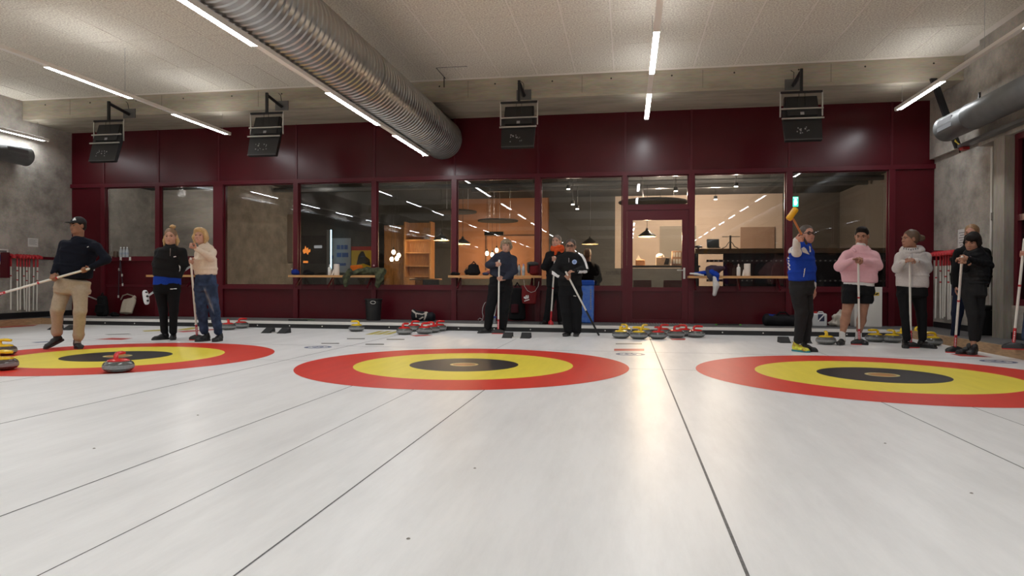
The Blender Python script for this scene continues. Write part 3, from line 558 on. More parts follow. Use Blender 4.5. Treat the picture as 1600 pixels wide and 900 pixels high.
# ------------------------------------------------------------------ curling stones
m_gran = M('grey granite', (.085, .088, .083), .2, var=.30, scale=70, coat=.3); m_granw = M('warm granite', (.075, .058, .052), .18, var=.30, scale=70, coat=.3)
m_band = M('striking band', (.24, .25, .25), .75, var=.15, scale=60); m_hred = M('red handle', (.60, .018, .018), .22, coat=.4); m_hyel = M('yellow handle', (.80, .54, .02), .25, coat=.4)
def stone_meshes(mh, mg):
    prof = [(.03,.004),(.062,.0),(.068,.004),(.10,.006),(.128,.018),(.1435,.040)]
    lo = MB().lathe(prof, (0,0,0), 40).mesh('granite_base', mg, True)
    bd = MB().lathe([(.1435,.040),(.1452,.046),(.1452,.070),(.1435,.076)], (0,0,0), 40, cap=False).mesh('striking_band', m_band, True)
    up = MB().lathe([(.1435,.076),(.132,.098),(.112,.111),(.08,.115),(.03,.115)], (0,0,0), 40).mesh('granite_top', mg, True)
    cap = MB().lathe([(.104,.1105),(.103,.122),(.075,.134),(.02,.138)], (0,0,0), 32).mesh('handle_plate', mh, True)
    pts = [(-.035,0,.125),(-.045,0,.148),(-.042,0,.172),(-.025,0,.186),(.01,0,.190),(.06,0,.188),(.105,0,.184)]
    hd = MB().tube(pts, [.024,.020,.018,.019,.020,.020,.015], 10, flat=1.25).mesh('handle', mh, True)
    return [('granite_base', lo), ('striking_band', bd), ('granite_top', up), ('handle_plate', cap), ('handle', hd)]
SM = {'red': stone_meshes(m_hred, m_gran), 'yel': stone_meshes(m_hyel, m_gran), 'yelw': stone_meshes(m_hyel, m_granw)}
def stone(kind, px, py, rz, label, group):
    p = gnd(px, py); d = (p-CAMP); d.z = 0; p = p + d.normalized()*.125
    t = thing('curling_stone', label, 'curling stone', (p.x, p.y, 0.0015), rz, group)
    for n, me in SM[kind]: link(n, me, t)
    return t
G1, G2, G3, G4 = 'red handled stones in the middle', 'stones lined up left of the blue man', 'yellow handled stones at the right', 'stones on the left target'
stone('red', 185, 583.5, 1.75, 'grey stone with red handle standing alone on the left red ring', G4)
stone('yelw', 3, 580, .2, 'dark stone with yellow handle at the left picture edge, nearer one', G4); stone('yelw', 5, 556.5, .1, 'dark stone with yellow handle at the left picture edge, farther one', G4)
stone('red', 356.5, 516, 2.3, 'red handled stone right behind the jeans woman', 'two stones behind the jeans woman'); stone('red', 377, 513.5, .6, 'red handled stone of the pair farther from the jeans woman', 'two stones behind the jeans woman')
stone('yel', 557, 518.5, 3.14, 'single yellow handled stone standing by the black bin', 'single yellow stone')
stone('red', 632, 523.5, 1.2, 'red handled stone leftmost in the middle group', G1); stone('red', 647, 518.5, .3, 'red handled stone at the back left of the middle group', G1)
stone('red', 663, 522.5, .5, 'red handled stone front centre of the middle group', G1); stone('red', 675, 520.5, 2.6, 'red handled stone half hidden in the middle group', G1); stone('red', 686, 518, .2, 'red handled stone rightmost in the middle group', G1)
stone('yel', 970, 529.5, 1.4, 'yellow handled stone leftmost of the row before the door', G2); stone('yel', 998, 530.5, 2.8, 'yellow handled stone second in the row before the door', G2)
stone('red', 1028, 530.5, 2.0, 'red handled stone beside the yellow ones in the row', G2); stone('red', 1056, 528.5, .9, 'red handled stone mid-way along the row before the door', G2); stone('red', 1069, 526, 2.4, 'red handled stone tucked behind in the row before the door', G2); stone('red', 1088, 528, .1, 'red handled stone rightmost of the row before the door', G2)
stone('yel', 977, 525, 2.2, 'yellow handled stone peeking out behind the leftmost of the row', G2); stone('yel', 1006, 525.6, 1.0, 'yellow handled stone peeking out behind the second of the row', G2); stone('red', 1036, 525.3, .4, 'red handled stone peeking out behind the first red one of the row', G2)
stone('yel', 1290.5, 539, 1.45, 'yellow handled stone between the blue man and the pink man', G3); stone('yel', 1367, 535, 3.2, 'yellow handled stone right beside the pink man', G3)
stone('yel', 1394, 536, 1.9, 'yellow handled stone left of the white jacket woman', G3); stone('yel', 1410, 532.3, .8, 'yellow handled stone behind and left of the white jacket woman', G3); stone('yel', 1434, 529.5, .3, 'yellow handled stone seen between the legs of the white jacket woman', G3); stone('yel', 1456, 540.5, 3.0, 'yellow handled stone right behind the shoes of the white jacket woman', G3)

# ------------------------------------------------------------------ hacks
m_hack = M('hack rubber', (.02, .02, .021), .8, var=.3, scale=50)
def hack(x, y, label):
    t = thing('hack', label, 'foothold', (x, y, 0), 0, 'rubber footholds in the ice')
    for s in (-1, 1):
        c = s*.155
        MB().add([(c-.085,-.10,.0),(c+.085,-.10,.0),(c+.085,.12,.0),(c-.085,.12,.0),(c-.075,-.08,.018),(c+.075,-.08,.018),(c+.08,.085,.088),(c-.08,.085,.088),(c+.08,.115,.085),(c-.08,.115,.085)],
                 [(0,3,2,1),(0,1,5,4),(4,5,6,7),(7,6,8,9),(9,8,2,3),(1,2,8,6,5),(0,4,7,9,3)]).build('rubber_pad', m_hack, t)
    MB().box(-.075, .075, -.01, .03, .0, .02).build('steel_bar', m_alu, t)
hack(-10.62, 11.25, 'black rubber foothold pair behind the man in the dark cap'); hack(-6.28, 11.35, 'black rubber foothold pair right of the jeans woman')
hack(-1.83, 11.2, 'black rubber foothold pair at the feet of the middle woman'); hack(2.60, 11.2, 'black rubber foothold pair behind the blue man')

# ------------------------------------------------------------------ prints in the ice
def decal(name, label, pts, m, z=.0009, cat='ice marking'):
    P = [gnd(*p) for p in pts]; c = sum(P, Vector())/len(P); t = MB().add([(p.x-c.x, p.y-c.y, 0) for p in P], [tuple(range(len(P)))]).build(name, m); t.location = (c.x, c.y, z)
    return tag(t, label, cat)
m_ib = icemat('ice blue print', (.16, .20, .34), .4, .3); m_ir = icemat('ice red print', (.55, .07, .06), .4, .2); m_id = icemat('ice grey print', (.22, .21, .20), .4, .5); m_iy = icemat('ice yellow print', (.62, .52, .10), .4, .3)
for px, py, lab in ((497, 542.5, 'oval blue logo in the ice left of the middle target'), (985, 553.5, 'oval blue logo in the ice right of the middle target'), (1560, 565, 'oval blue logo in the ice at the right picture side')):
    p = gnd(px, py); t = thing('ice_logo', lab, 'ice logo', (p.x, p.y, 0), 0, 'oval logos in the ice')
    mb = ring(.14, .19, .0010, 40); mb.build('outer_ring', m_ib, t); ring(.03, .08, .0010, 24).build('inner_ring', m_ib, t)
    for k in range(9):
        a = k*.698; MB().add([(.095*math.cos(a)-.012, .095*math.sin(a)-.012, .001), (.095*math.cos(a)+.012, .095*math.sin(a)-.012, .001), (.12*math.cos(a)+.01, .12*math.sin(a)+.01, .001), (.12*math.cos(a)-.012, .12*math.sin(a)+.01, .001)], [(0,1,2,3)]).build('letter_mark', m_ib, t)
quad = lambda a, b_, c_, d_: [(a, d_), (b_, d_), (b_, c_), (a, c_)]
decal('ice_print', 'red bar printed in the ice before the yellow stones', quad(959.5, 1006.5, 545, 548.3), m_ir); decal('ice_print', 'grey bar printed in the ice behind the red bar', quad(962, 1003, 536.5, 538), m_id)
decal('ice_print', 'red print in the ice beside the cap man', [(148, 530.5), (175, 528), (208, 528.6), (190, 531.2)], m_ir); decal('ice_print', 'grey dash in the ice beside the cap man', [(163, 522.5), (200, 521.3), (206, 522.3), (170, 523.4)], m_id)
decal('ice_print', 'blue dash in the ice at the left of the cap man', [(48, 535), (75, 533.2), (82, 534.2), (58, 535.8)], m_ib)
decal('ice_print', 'red strip printed in the ice at the left edge', [(0, 510), (60, 507.3), (52, 509.5), (0, 512.5)], m_ir)
decal('ice_print', 'thin yellow streak in the ice left of the jeans woman', [(222, 516.8), (250, 515), (252, 517), (226, 518)], m_iy); decal('ice_print', 'yellow streak in the ice behind the two women', [(275, 515.5), (300, 511.5), (316, 511.6), (292, 516)], m_iy); decal('ice_print', 'red streak in the ice behind the two women', [(275, 518), (340, 513.5), (345, 515), (286, 519.2)], m_ir)
for k, (x0, lab) in enumerate(((570, 'left yellow stripe in the ice by the single stone'), (583, 'middle yellow stripe in the ice by the single stone'), (597, 'right yellow stripe in the ice by the red stones'))):
    decal('ice_print', lab, [(x0, 523), (x0+12, 522.6), (x0+30, 517.3), (x0+22, 517.3)], m_iy)
for k, (q, lab) in enumerate(((quad(542, 570, 528.6, 530), 'upper left dark dash in the ice behind the middle target'), (quad(604, 632, 529.6, 531), 'upper right dark dash in the ice behind the middle target'), (quad(502, 530, 536, 537.2), 'lower left dark dash in the ice behind the middle target'), (quad(571, 600, 537.2, 538.8), 'lower right dark dash in the ice behind the middle target'))):
    decal('ice_print', lab, q, m_id)
decal('ice_print', 'red patch in the ice under the middle stones', [(640, 524), (668, 523), (676, 524.4), (650, 525.6)], m_ir); decal('ice_print', 'red patch in the ice under the row of stones', [(1046, 529), (1072, 529), (1070, 531.4), (1050, 531.4)], m_ir)
decal('ice_print', 'red print in the ice under the black vest woman', [(1484, 553), (1520, 553.5), (1552, 558.5), (1500, 556.5)], m_ir)
m_dirt = M('dirt speck', (.28, .26, .24), .8)
for k, (x, y) in enumerate(((638, 842), (742, 732), (1518, 771), (1383, 693), (309, 649), (147, 701))):
    p = gnd(x, y); t = MB().lathe([(.004, 0), (.008, .001), (.004, .004)], (0,0,0), 8).build('ice_speck', m_dirt, None, True); t.location = (p.x, p.y, 0)
    tag(t, 'small dark dirt speck on the ice, ' + ['nearest to the bottom edge', 'in the middle foreground', 'far right in the foreground', 'below the right target', 'right of the leftmost speck', 'leftmost of all'][k], 'speck', 'dirt specks on the ice')

# ------------------------------------------------------------------ brooms
m_shaft = M('white shaft', (.74, .72, .66), .35); m_bred = M('red sleeve', (.50, .02, .03), .4); m_bblk = M('broom black', (.013, .013, .014), .4); m_bpad = M('red pad', (.55, .03, .03), .7); m_let = M('white lettering', (.8, .8, .8), .5)
def broom(label, a, b_, side=None, group='brooms held by players', head='black', sleeve=.20, rings=(.52,), grip=None, red_from=0.0, len_head=True, shaft=m_shaft):
    """shaft from top a to the head joint b_; the head rests below b_ along side."""
    a = Vector(a); b_ = Vector(b_); base = Vector((b_.x, b_.y, 0)) if not head is None else b_
    t = thing('curling_broom', label, 'broom', b_, 0, group); d = (a-b_); L = d.length; dn = d.normalized()
    MB().cyl(dn*sleeve, d, .0155, n=14).build('shaft', shaft, t, True); MB().ell(d, .0156, .0156, .013).build('end_cap', shaft, t, True)
    if sleeve > 0:
        s = MB().cyl(dn*.0, dn*sleeve, .0175, n=14).build('sleeve', m_bred if head != 'stick' else m_bblk, t, True)
        if head == 'black':
            fr = (CAMP-b_); fr -= dn*fr.dot(dn); fr.normalize(); sd = dn.cross(fr)
            for k in range(6): MB().obox(dn*(sleeve*(.22+.11*k)) + fr*.0175, dn*.006, sd*(.007 if k % 2 else .005), fr*.0012).build('lettering', m_let, s)
    for k, u in enumerate(rings): MB().cyl(dn*(L*u-.012), dn*(L*u+.012), .0172, n=14).build('ring', m_bred, t, True)
    if head in ('black', 'white', 'rack'):
        sd = Vector(side or (1,0,0)).normalized(); up = Vector((0,0,1)) if abs(dn.z) > .5 else dn
        fw_ = sd.cross(up).normalized(); up = fw_.cross(sd).normalized(); o = -up*.035
        mb = MB(); fr = Matrix((( sd.x, fw_.x, up.x, o.x), (sd.y, fw_.y, up.y, o.y), (sd.z, fw_.z, up.z, o.z), (0,0,0,1)))
        n = 20; P = [(.122*math.copysign(abs(math.cos(k*2*math.pi/n))**.6, math.cos(k*2*math.pi/n)), .042*math.copysign(abs(math.sin(k*2*math.pi/n))**.6, math.sin(k*2*math.pi/n))) for k in range(n)]
        hb = {'black': m_bblk, 'white': M('white broom head', (.70,.72,.75), .4), 'rack': m_bred}[head]
        V = [fr @ Vector((x*s, y*s, z)) for z, s in ((-.014, 1.), (.012, 1.), (.034, .82), (.060, .30)) for x, y in P]
        mb.add(V, [(i*n+j, i*n+(j+1)%n, (i+1)*n+(j+1)%n, (i+1)*n+j) for i in range(3) for j in range(n)] + [tuple(range(n-1,-1,-1)), tuple(range(3*n, 4*n))])
        h = mb.build('broom_head', hb, t, True)
        V = [fr @ Vector((x*.97, y*.95, z)) for z in (-.028, -.014) for x, y in P]
        MB().add(V, [tuple(range(n-1,-1,-1)), tuple(range(n, 2*n))] + [(j, (j+1)%n, n+(j+1)%n, n+j) for j in range(n)]).build('pad', m_bpad if head != 'white' else m_bblk, h)
        if head == 'white':
            for s_ in (-.055, 0, .055): MB().ell(fr @ Vector((s_*1.25, 0, .034 if s_ else .052)), .020, .024, .022).build('black_spot', m_bblk, h, True)
        MB().cyl(-dn*.03, dn*.012, .012, n=10).build('joint', m_bblk, t, True)
    elif head == 'stick': MB().cyl(dn*-.035, dn*.012, .018, .016, n=12).build('rubber_tip', m_bblk, t, True)
    return t
# broom racks: hanging head-up on the side walls
def rack(xw, side, ys, z, label, group, labs):
    t = thing('broom_rack', label, 'rack', (xw, sum(ys)/len(ys), z)); y0 = min(ys)-t.location.y; y1 = max(ys)-t.location.y
    MB().box(min(0, side*.20), max(0, side*.20), y0-.12, y0-.08, -.45, .08).build('bracket', m_redf, t) if side > 0 else MB().box(side*.2, 0, y1+.08, y1+.12, -.1, .08).build('bracket', m_redf, t)
    MB().box(min(0, side*.025), max(0, side*.025), y0-.12, y1+.75*(side > 0)+.12, -.03, .03).build('wall_rail', m_redf, t)
    for dy in (-.075, .075):
        for y in ys[:1]: MB().box(min(side*.02, side*.22), max(side*.02, side*.22), y-t.location.y+dy-.005, y-t.location.y+dy+.005, -.015, .0).build('support_arm', m_redf, t)
    MB().box(min(side*.09, side*.10), max(side*.09, side*.10), y0-.12, y1+.12, -.02, -.005).box(min(side*.18, side*.19), max(side*.18, side*.19), y0-.12, y1+.12, -.02, -.005).build('carrier_bars', m_redf, t)['kind'] = 'stuff'
    for k, y in enumerate(ys):
        top = Vector((xw+side*.14, y, z+.03)); low = Vector((xw+side*.14+random.uniform(-.015,.015), y+random.uniform(-.015,.015), z-1.13+random.uniform(-.03,.02)))
        broom(labs[k], low, top, (1,0,0) if True else None, group, 'rack', .24, ((.45, .28) if k % 3 == 1 else (.38,) if k % 3 == 0 else ()))
ordn = ['first', 'second', 'third', 'fourth', 'fifth', 'sixth', 'seventh', 'eighth']
yl = [atX(px, 450, XL+.14).y for px in (17, 27, 32, 37, 42, 46, 53, 59)]
rack(XL, 1, yl, 1.44, 'red wall rack for brooms on the left concrete wall', 'brooms hanging on the left wall', ['white broom on the left wall rack, %s from the picture edge' % o for o in ordn])
yr = [atX(px, 450, XR-.14).y for px in (1463, 1469, 1474, 1478, 1482, 1486, 1491)]
rack(XR, -1, yr, 1.47, 'red wall rack for brooms on the right concrete wall', 'brooms hanging on the right wall', ['white broom on the right wall rack, %s from the burgundy panel' % o for o in ordn])
# notices
def notice(p, nrm_x, W, H, label, lines=5):
    t = thing('notice', label, 'notice', p); MB().box(0 if nrm_x > 0 else -.003, .003 if nrm_x > 0 else 0, -W/2, W/2, -H/2, H/2).build('sheet', m_paper, t)
    for k in range(lines): MB().box(.0035*nrm_x-.0004, .0035*nrm_x+.0004, -W*.38, W*(.38-.15*(k % 2)), H*(.3-.13*k), H*(.3-.13*k)+H*.035).build('text_line', m_id, t)
q = atX(51.5, 379, XL); notice((XL, q.y, q.z), 1, .26, .19, 'white paper notice above the left broom rack')
q = atX(1503.5, 373, XR); notice((XR, q.y, q.z), -1, .30, .33, 'white paper notice behind the tall person', 6)
q = atX(3, 401, XL); t = thing('wall_sign', 'white sign with a blue emblem at the left picture edge', 'sign', (XL, q.y, q.z)); MB().box(0, .01, -.14, .14, -.16, .16).build('sheet', m_white, t); MB().lathe([(.09, 0), (.09, .002)], (.011, 0, -.03), 20, (1,0,0)).build('emblem', m_blue, t); MB().box(.0105, .012, -.1, .1, .09, .13).build('text_line', m_id, t)

# ------------------------------------------------------------------ wooden wall shelves and what lies on them
SHZ = 1.03
def shelf(px0, px1, label, brackets):
    a = atY(px0, 432, 13.52); b_ = atY(px1, 432, 13.52); t = thing('wall_shelf', label, 'shelf', ((a.x+b_.x)/2, YW-.045, SHZ)); W = (b_.x-a.x)/2
    MB().box(-W, W, -.335, -.005, 0, .046).build('shelf_board', m_wood, t)
    for x in brackets: MB().obox((x*W, -.15, -.11), (.014, 0, 0), (0, .13, .11), (0, .012, -.014)).box(x*W-.016, x*W+.016, -.02, -.004, -.26, 0).build('bracket', m_redf, t)
    return t
shelf(228, 300, 'short wooden shelf behind the two women at the left', (-.6, .7)); shelf(450, 586, 'wooden shelf with the camouflage jacket', (-.86, -.1, .8)); shelf(700, 843, 'wooden shelf behind the middle woman', (-.8, .0, .8)); shelf(1076, 1232, 'wooden shelf right of the door', (-.85, .05, .85))
ST = SHZ+.0465
def on_shelf(px, Y=13.66): p = atY(px, 425, Y); return Vector((p.x, Y, ST))
m_bot = M('white bottle', (.68, .68, .66), .4); m_roll = M('paper roll', (.78, .70, .62), .9, bump=.2, scale=60)
def spray(px, label):
    t = thing('bottle', label, 'bottle', on_shelf(px)); MB().lathe([(.034,0),(.037,.01),(.037,.15),(.03,.17),(.014,.18),(.014,.195)], (0,0,0), 20).build('body', m_bot, t, True); MB().lathe([(.016,.195),(.014,.215),(.006,.235)], (0,0,0), 14).build('cap', m_white, t, True)
def roll(px, label):
    t = thing('paper_roll', label, 'paper roll', on_shelf(px)); MB().lathe([(.02,.0),(.058,.0),(.06,.008),(.06,.232),(.058,.24),(.02,.24),(.02,.22)], (0,0,0), 24).build('paper', m_roll, t, True); MB().tube([(-.058,-.01,.12),(-.075,-.03,.05),(-.085,-.05,.0)], .02, 6, flat=.15).build('loose_sheet', m_roll, t, True)
spray(515, 'white bottle on the shelf beside the left paper roll'); roll(526, 'white paper roll on the shelf with the camouflage jacket'); spray(1154, 'white bottle on the shelf beside the right paper roll'); roll(1167.5, 'white paper roll on the shelf right of the door')
m_clr = glassmat('clear plastic', .75, 1.2, .05)
def pet(p, label, cap=(.2,.2,.6), group='water bottles'):
    t = thing('water_bottle', label, 'bottle', p, 0, group); MB().lathe([(.03,0),(.034,.01),(.034,.14),(.025,.18),(.013,.205),(.013,.215)], (0,0,0), 18).build('body', M('bottle plastic', (.45,.48,.5), .15, var=.1), t, True); MB().cyl((0,0,.215), (0,0,.235), .016, n=12).build('cap', M('cap', cap, .5), t, True); MB().lathe([(.0345,.06),(.0345,.11)], (0,0,0), 18, cap=False).build('paper_band', M('band', (.3,.34,.4), .5), t, True)
pet(on_shelf(805), 'clear bottle on the shelf near the elbow of the middle woman'); pet(on_shelf(818), 'clear bottle with dark cap on the shelf, farther right'); pet(on_shelf(811, 13.75), 'dark small bottle between two clear bottles', (.02,.02,.02))
sill = atY(193, 402, YW-.02)
for k, px in enumerate((189, 194, 199)):
    p = atY(px, 401, YW-.03); pet(Vector((p.x, YW-.035+.0, 1.485)), 'clear bottle on the left window sill, ' + ['left one', 'middle one', 'right one'][k], (.7,.7,.7), 'bottles on the left sill')
p = atY(181, 401, YW-.03); t = thing('brown_jar', 'brownish jar on the left window sill', 'jar', (p.x, YW-.03, 1.485)); MB().lathe([(.04,0),(.05,.02),(.05,.12),(.04,.14)], (0,0,0), 18).build('body', M('jar', (.10,.06,.04), .4), t, True)
for k, px in enumerate((173, 188.5, 203)):
    p = atY(px, 404, YW-.06); t = thing('hook', 'white hook under the left windows, ' + ['left one', 'middle one with leashes', 'right one'][k], 'hook', (p.x, YW-.05, 1.44), 0, 'white hooks'); MB().box(-.022, .022, -.012, 0, -.03, .05).build('plate', m_white, t); MB().tube([(0,-.01,-.01),(0,-.035,-.03),(0,-.035,.0)], .006, 6).build('peg', m_white, t, True)
p = atY(188, 406, YW-.09); t = thing('hanging_strap', 'dark straps with pale buckles hanging from the middle hook', 'strap', (p.x, YW-.09, 1.42))
for k, (x0, x1, zb) in enumerate(((0, -.05, -.85), (.0, .06, -.58))): MB().tube([(x0,0,0), (x1*.5,-.01,-.25), (x1,0,zb)], .011, 6, flat=.4).build('strap', M('strap', (.04,.035,.05), .8), t)
for x, z in ((-.03,-.22), (.045,-.35), (.06,-.57), (-.05,-.84)): MB().box(x-.012, x+.012, -.012, .01, z-.03, z+.03).build('buckle', m_white, t)
p = atY(144, 421.5, YW-.04); t = thing('light_switch', 'small white switch beside the cap man', 'switch', (p.x, YW-.0, p.z)); MB().box(-.035, .035, -.012, .003, -.022, .022).build('plate', m_white, t); MB().box(-.02, .02, -.016, -.012, -.012, .012).build('rocker', m_paper, t)
p = atY(141, 464, YW-.25); t = broom('pale broom shaft leaning behind the cap man', atY(151, 468, YW-.06), atY(138, 463, YW-.35), None, 'loose brooms', 'none', 0, ())
# ------------------------------------------------------------------ smooth solids for people, clothes and bags
def V3(p): return np.array(p, float)
class Solid:
    def __init__(s): s.ops = []; s.cuts = []
    def cone(s, a, b, ra, rb=None, k=.02):
        a, b = V3(a), V3(b); rb = ra if rb is None else rb; ba = b-a; l2 = max(1e-9, ba@ba); R = max(ra, rb)
        def f(x, y, z):
            px, py, pz = x-a[0], y-a[1], z-a[2]; t = np.clip((px*ba[0]+py*ba[1]+pz*ba[2])/l2, 0, 1)
            return np.sqrt((px-t*ba[0])**2+(py-t*ba[1])**2+(pz-t*ba[2])**2) - (ra+(rb-ra)*t)
        s.ops.append((f, np.minimum(a, b)-R, np.maximum(a, b)+R, k)); return s
    def chain(s, pts, rs, k=.02):
        for i in range(len(pts)-1): s.cone(pts[i], pts[i+1], rs[i], rs[i+1], k)
        return s
    def ecap(s, a, b, wa, da, wb, db, side, front, k=.02, cap=.8):
        a, b, side, front = V3(a), V3(b), V3(side), V3(front); ba = b-a; l2 = max(1e-9, ba@ba); L = math.sqrt(l2); R = max(wa, wb, da, db)
        def f(x, y, z):
            px, py, pz = x-a[0], y-a[1], z-a[2]; tr = (px*ba[0]+py*ba[1]+pz*ba[2])/l2; t = np.clip(tr, 0, 1)
            qx, qy, qz = px-t*ba[0], py-t*ba[1], pz-t*ba[2]
            w_ = wa+(wb-wa)*t; d_ = da+(db-da)*t; m = np.minimum(w_, d_)
            u = (qx*side[0]+qy*side[1]+qz*side[2])/w_; v = (qx*front[0]+qy*front[1]+qz*front[2])/d_; o = (tr-t)*L/(m*cap)
            return (np.sqrt(u*u+v*v+o*o)-1)*m
        s.ops.append((f, np.minimum(a, b)-R, np.maximum(a, b)+R, k)); return s
    def ell(s, c, r, ax=None, k=.015, cut=False):
        c = V3(c); A = np.eye(3) if ax is None else np.array(ax, float); r = V3(r); m = r.min(); R = r.max()
        def f(x, y, z):
            px, py, pz = x-c[0], y-c[1], z-c[2]
            q = [(px*A[i][0]+py*A[i][1]+pz*A[i][2])/r[i] for i in range(3)]
            return (np.sqrt(q[0]**2+q[1]**2+q[2]**2)-1)*m
        (s.cuts if cut else s.ops).append((f, c-R, c+R, k)); return s
    def box(s, c, hf, ax=None, r=.01, k=.01):
        c = V3(c); A = np.eye(3) if ax is None else np.array(ax, float); hf = V3(hf); R = np.linalg.norm(hf)
        def f(x, y, z):
            px, py, pz = x-c[0], y-c[1], z-c[2]
            q = [np.abs(px*A[i][0]+py*A[i][1]+pz*A[i][2])-hf[i]+r for i in range(3)]
            return np.sqrt(sum(np.maximum(t, 0)**2 for t in q))+np.minimum(np.maximum(np.maximum(q[0], q[1]), q[2]), 0)-r
        s.ops.append((f, c-R, c+R, k)); return s
    def plane(s, p, n):      # remove everything on the side n points to
        p, n = V3(p), V3(n)
        s.cuts.append((lambda x, y, z: -((x-p[0])*n[0]+(y-p[1])*n[1]+(z-p[2])*n[2]), None, None, 0)); return s
    def grid(s, h, wr=0., wf=40.):
        lo = np.min([o[1] for o in s.ops], 0)-3*h; hi = np.max([o[2] for o in s.ops], 0)+3*h
        n = np.ceil((hi-lo)/h).astype(int)+1; X = [lo[i]+h*np.arange(n[i]) for i in range(3)]
        d = np.full(n, 1., np.float32)
        def reg(a, b, mg):
            sl = []
            for i in range(3):
                i0 = max(0, int((a[i]-mg-lo[i])/h)); i1 = min(n[i], int((b[i]+mg-lo[i])/h)+2); sl.append(slice(i0, max(i0+1, i1)))
            return tuple(sl)
        for f, a, b, k in s.ops:
            sl = reg(a, b, k+2*h); e = f(X[0][sl[0]][:, None, None], X[1][sl[1]][None, :, None], X[2][sl[2]][None, None, :])
            c = d[sl]
            if k > 0:
                q = np.clip(.5+.5*(c-e)/k, 0, 1); d[sl] = c+(e-c)*q-k*q*(1-q)
            else: d[sl] = np.minimum(c, e)
        if wr:
            g = np.random.default_rng(len(s.ops)); t = 0
            for _ in range(3):
                kx, ky, kz = g.normal(size=3)*wf*np.array([1, 1, .7]); ph = g.random()*6
                t = t+np.sin(X[0][:, None, None]*kx+X[1][None, :, None]*ky+X[2][None, None, :]*kz+ph)
            d = d+wr*t
        for f, a, b, k in s.cuts:
            sl = (slice(None),)*3 if a is None else reg(a, b, k+2*h)
            e = -f(X[0][sl[0]][:, None, None], X[1][sl[1]][None, :, None], X[2][sl[2]][None, None, :]); c = d[sl]
            if k > 0:
                q = np.clip(.5-.5*(c-e)/k, 0, 1); d[sl] = c+(e-c)*q+k*q*(1-q)
            else: d[sl] = np.maximum(c, e)
        return d, lo
    def net(s, h, wr=0., wf=40.):
        d, lo = s.grid(h, wr, wf); ins = d < 0
        c = np.zeros(tuple(np.array(d.shape)-1), np.int8)
        OFF = [(i, j, k) for i in (0, 1) for j in (0, 1) for k in (0, 1)]
        sh = lambda A, o: A[o[0]:A.shape[0]-1+o[0], o[1]:A.shape[1]-1+o[1], o[2]:A.shape[2]-1+o[2]]
        for o in OFF: c += sh(ins, o)
        act = (c > 0) & (c < 8); ijk = np.argwhere(act); idx = np.full(act.shape, -1, np.int64); idx[act] = np.arange(len(ijk))
        acc = np.zeros((len(ijk), 3)); cnt = np.zeros(len(ijk))
        for o in OFF:
            for ax in range(3):
                if o[ax]: continue
                o2 = list(o); o2[ax] = 1; a = d[tuple((ijk+o).T)]; b = d[tuple((ijk+o2).T)]; m = (a < 0) != (b < 0)
                t = a[m]/(a[m]-b[m]); p = np.tile(np.array(o, float), (m.sum(), 1)); p[:, ax] += t; acc[m] += p; cnt[m] += 1
        V = lo+h*(ijk+acc/cnt[:, None]); Fs = []
        for ax in range(3):
            b_, c_ = (ax+1) % 3, (ax+2) % 3
            A = np.take(ins, range(0, d.shape[ax]-1), ax); B = np.take(ins, range(1, d.shape[ax]), ax); e = np.argwhere(A != B)
            e = e[(e[:, b_] > 0) & (e[:, c_] > 0) & (e[:, b_] < d.shape[b_]-1) & (e[:, c_] < d.shape[c_]-1)]
            ub = np.zeros(3, int); ub[b_] = 1; uc = np.zeros(3, int); uc[c_] = 1
            q = np.stack([idx[tuple((e-ub-uc).T)], idx[tuple((e-uc).T)], idx[tuple(e.T)], idx[tuple((e-ub).T)]], 1)
            fl = ~A[tuple(e.T)]; q[fl] = q[fl][:, ::-1]; Fs.append(q)
        return V, np.concatenate(Fs)
def solid_obj(name, nets, mat, parent):
    L = np.array(parent.location) if parent is not None else np.zeros(3); Vs, Fs, o = [], [], 0
    for V, Fq in nets: Vs.append(V-L); Fs.append(Fq+o); o += len(V)
    V = np.concatenate(Vs); Fq = np.concatenate(Fs)
    me = bpy.data.meshes.new(name); me.vertices.add(len(V)); me.vertices.foreach_set('co', V.astype(np.float32).ravel())
    me.loops.add(Fq.size); me.loops.foreach_set('vertex_index', Fq.astype(np.int32).ravel()); me.polygons.add(len(Fq))
    me.polygons.foreach_set('loop_start', np.arange(0, Fq.size, 4, dtype=np.int32)); me.polygons.foreach_set('use_smooth', np.ones(len(Fq), bool))
    me.materials.append(mat); me.update(calc_edges=True); me.validate()
    ob = bpy.data.objects.new(name, me); COL.objects.link(ob); ob.parent = parent; return ob
from mathutils.bvhtree import BVHTree
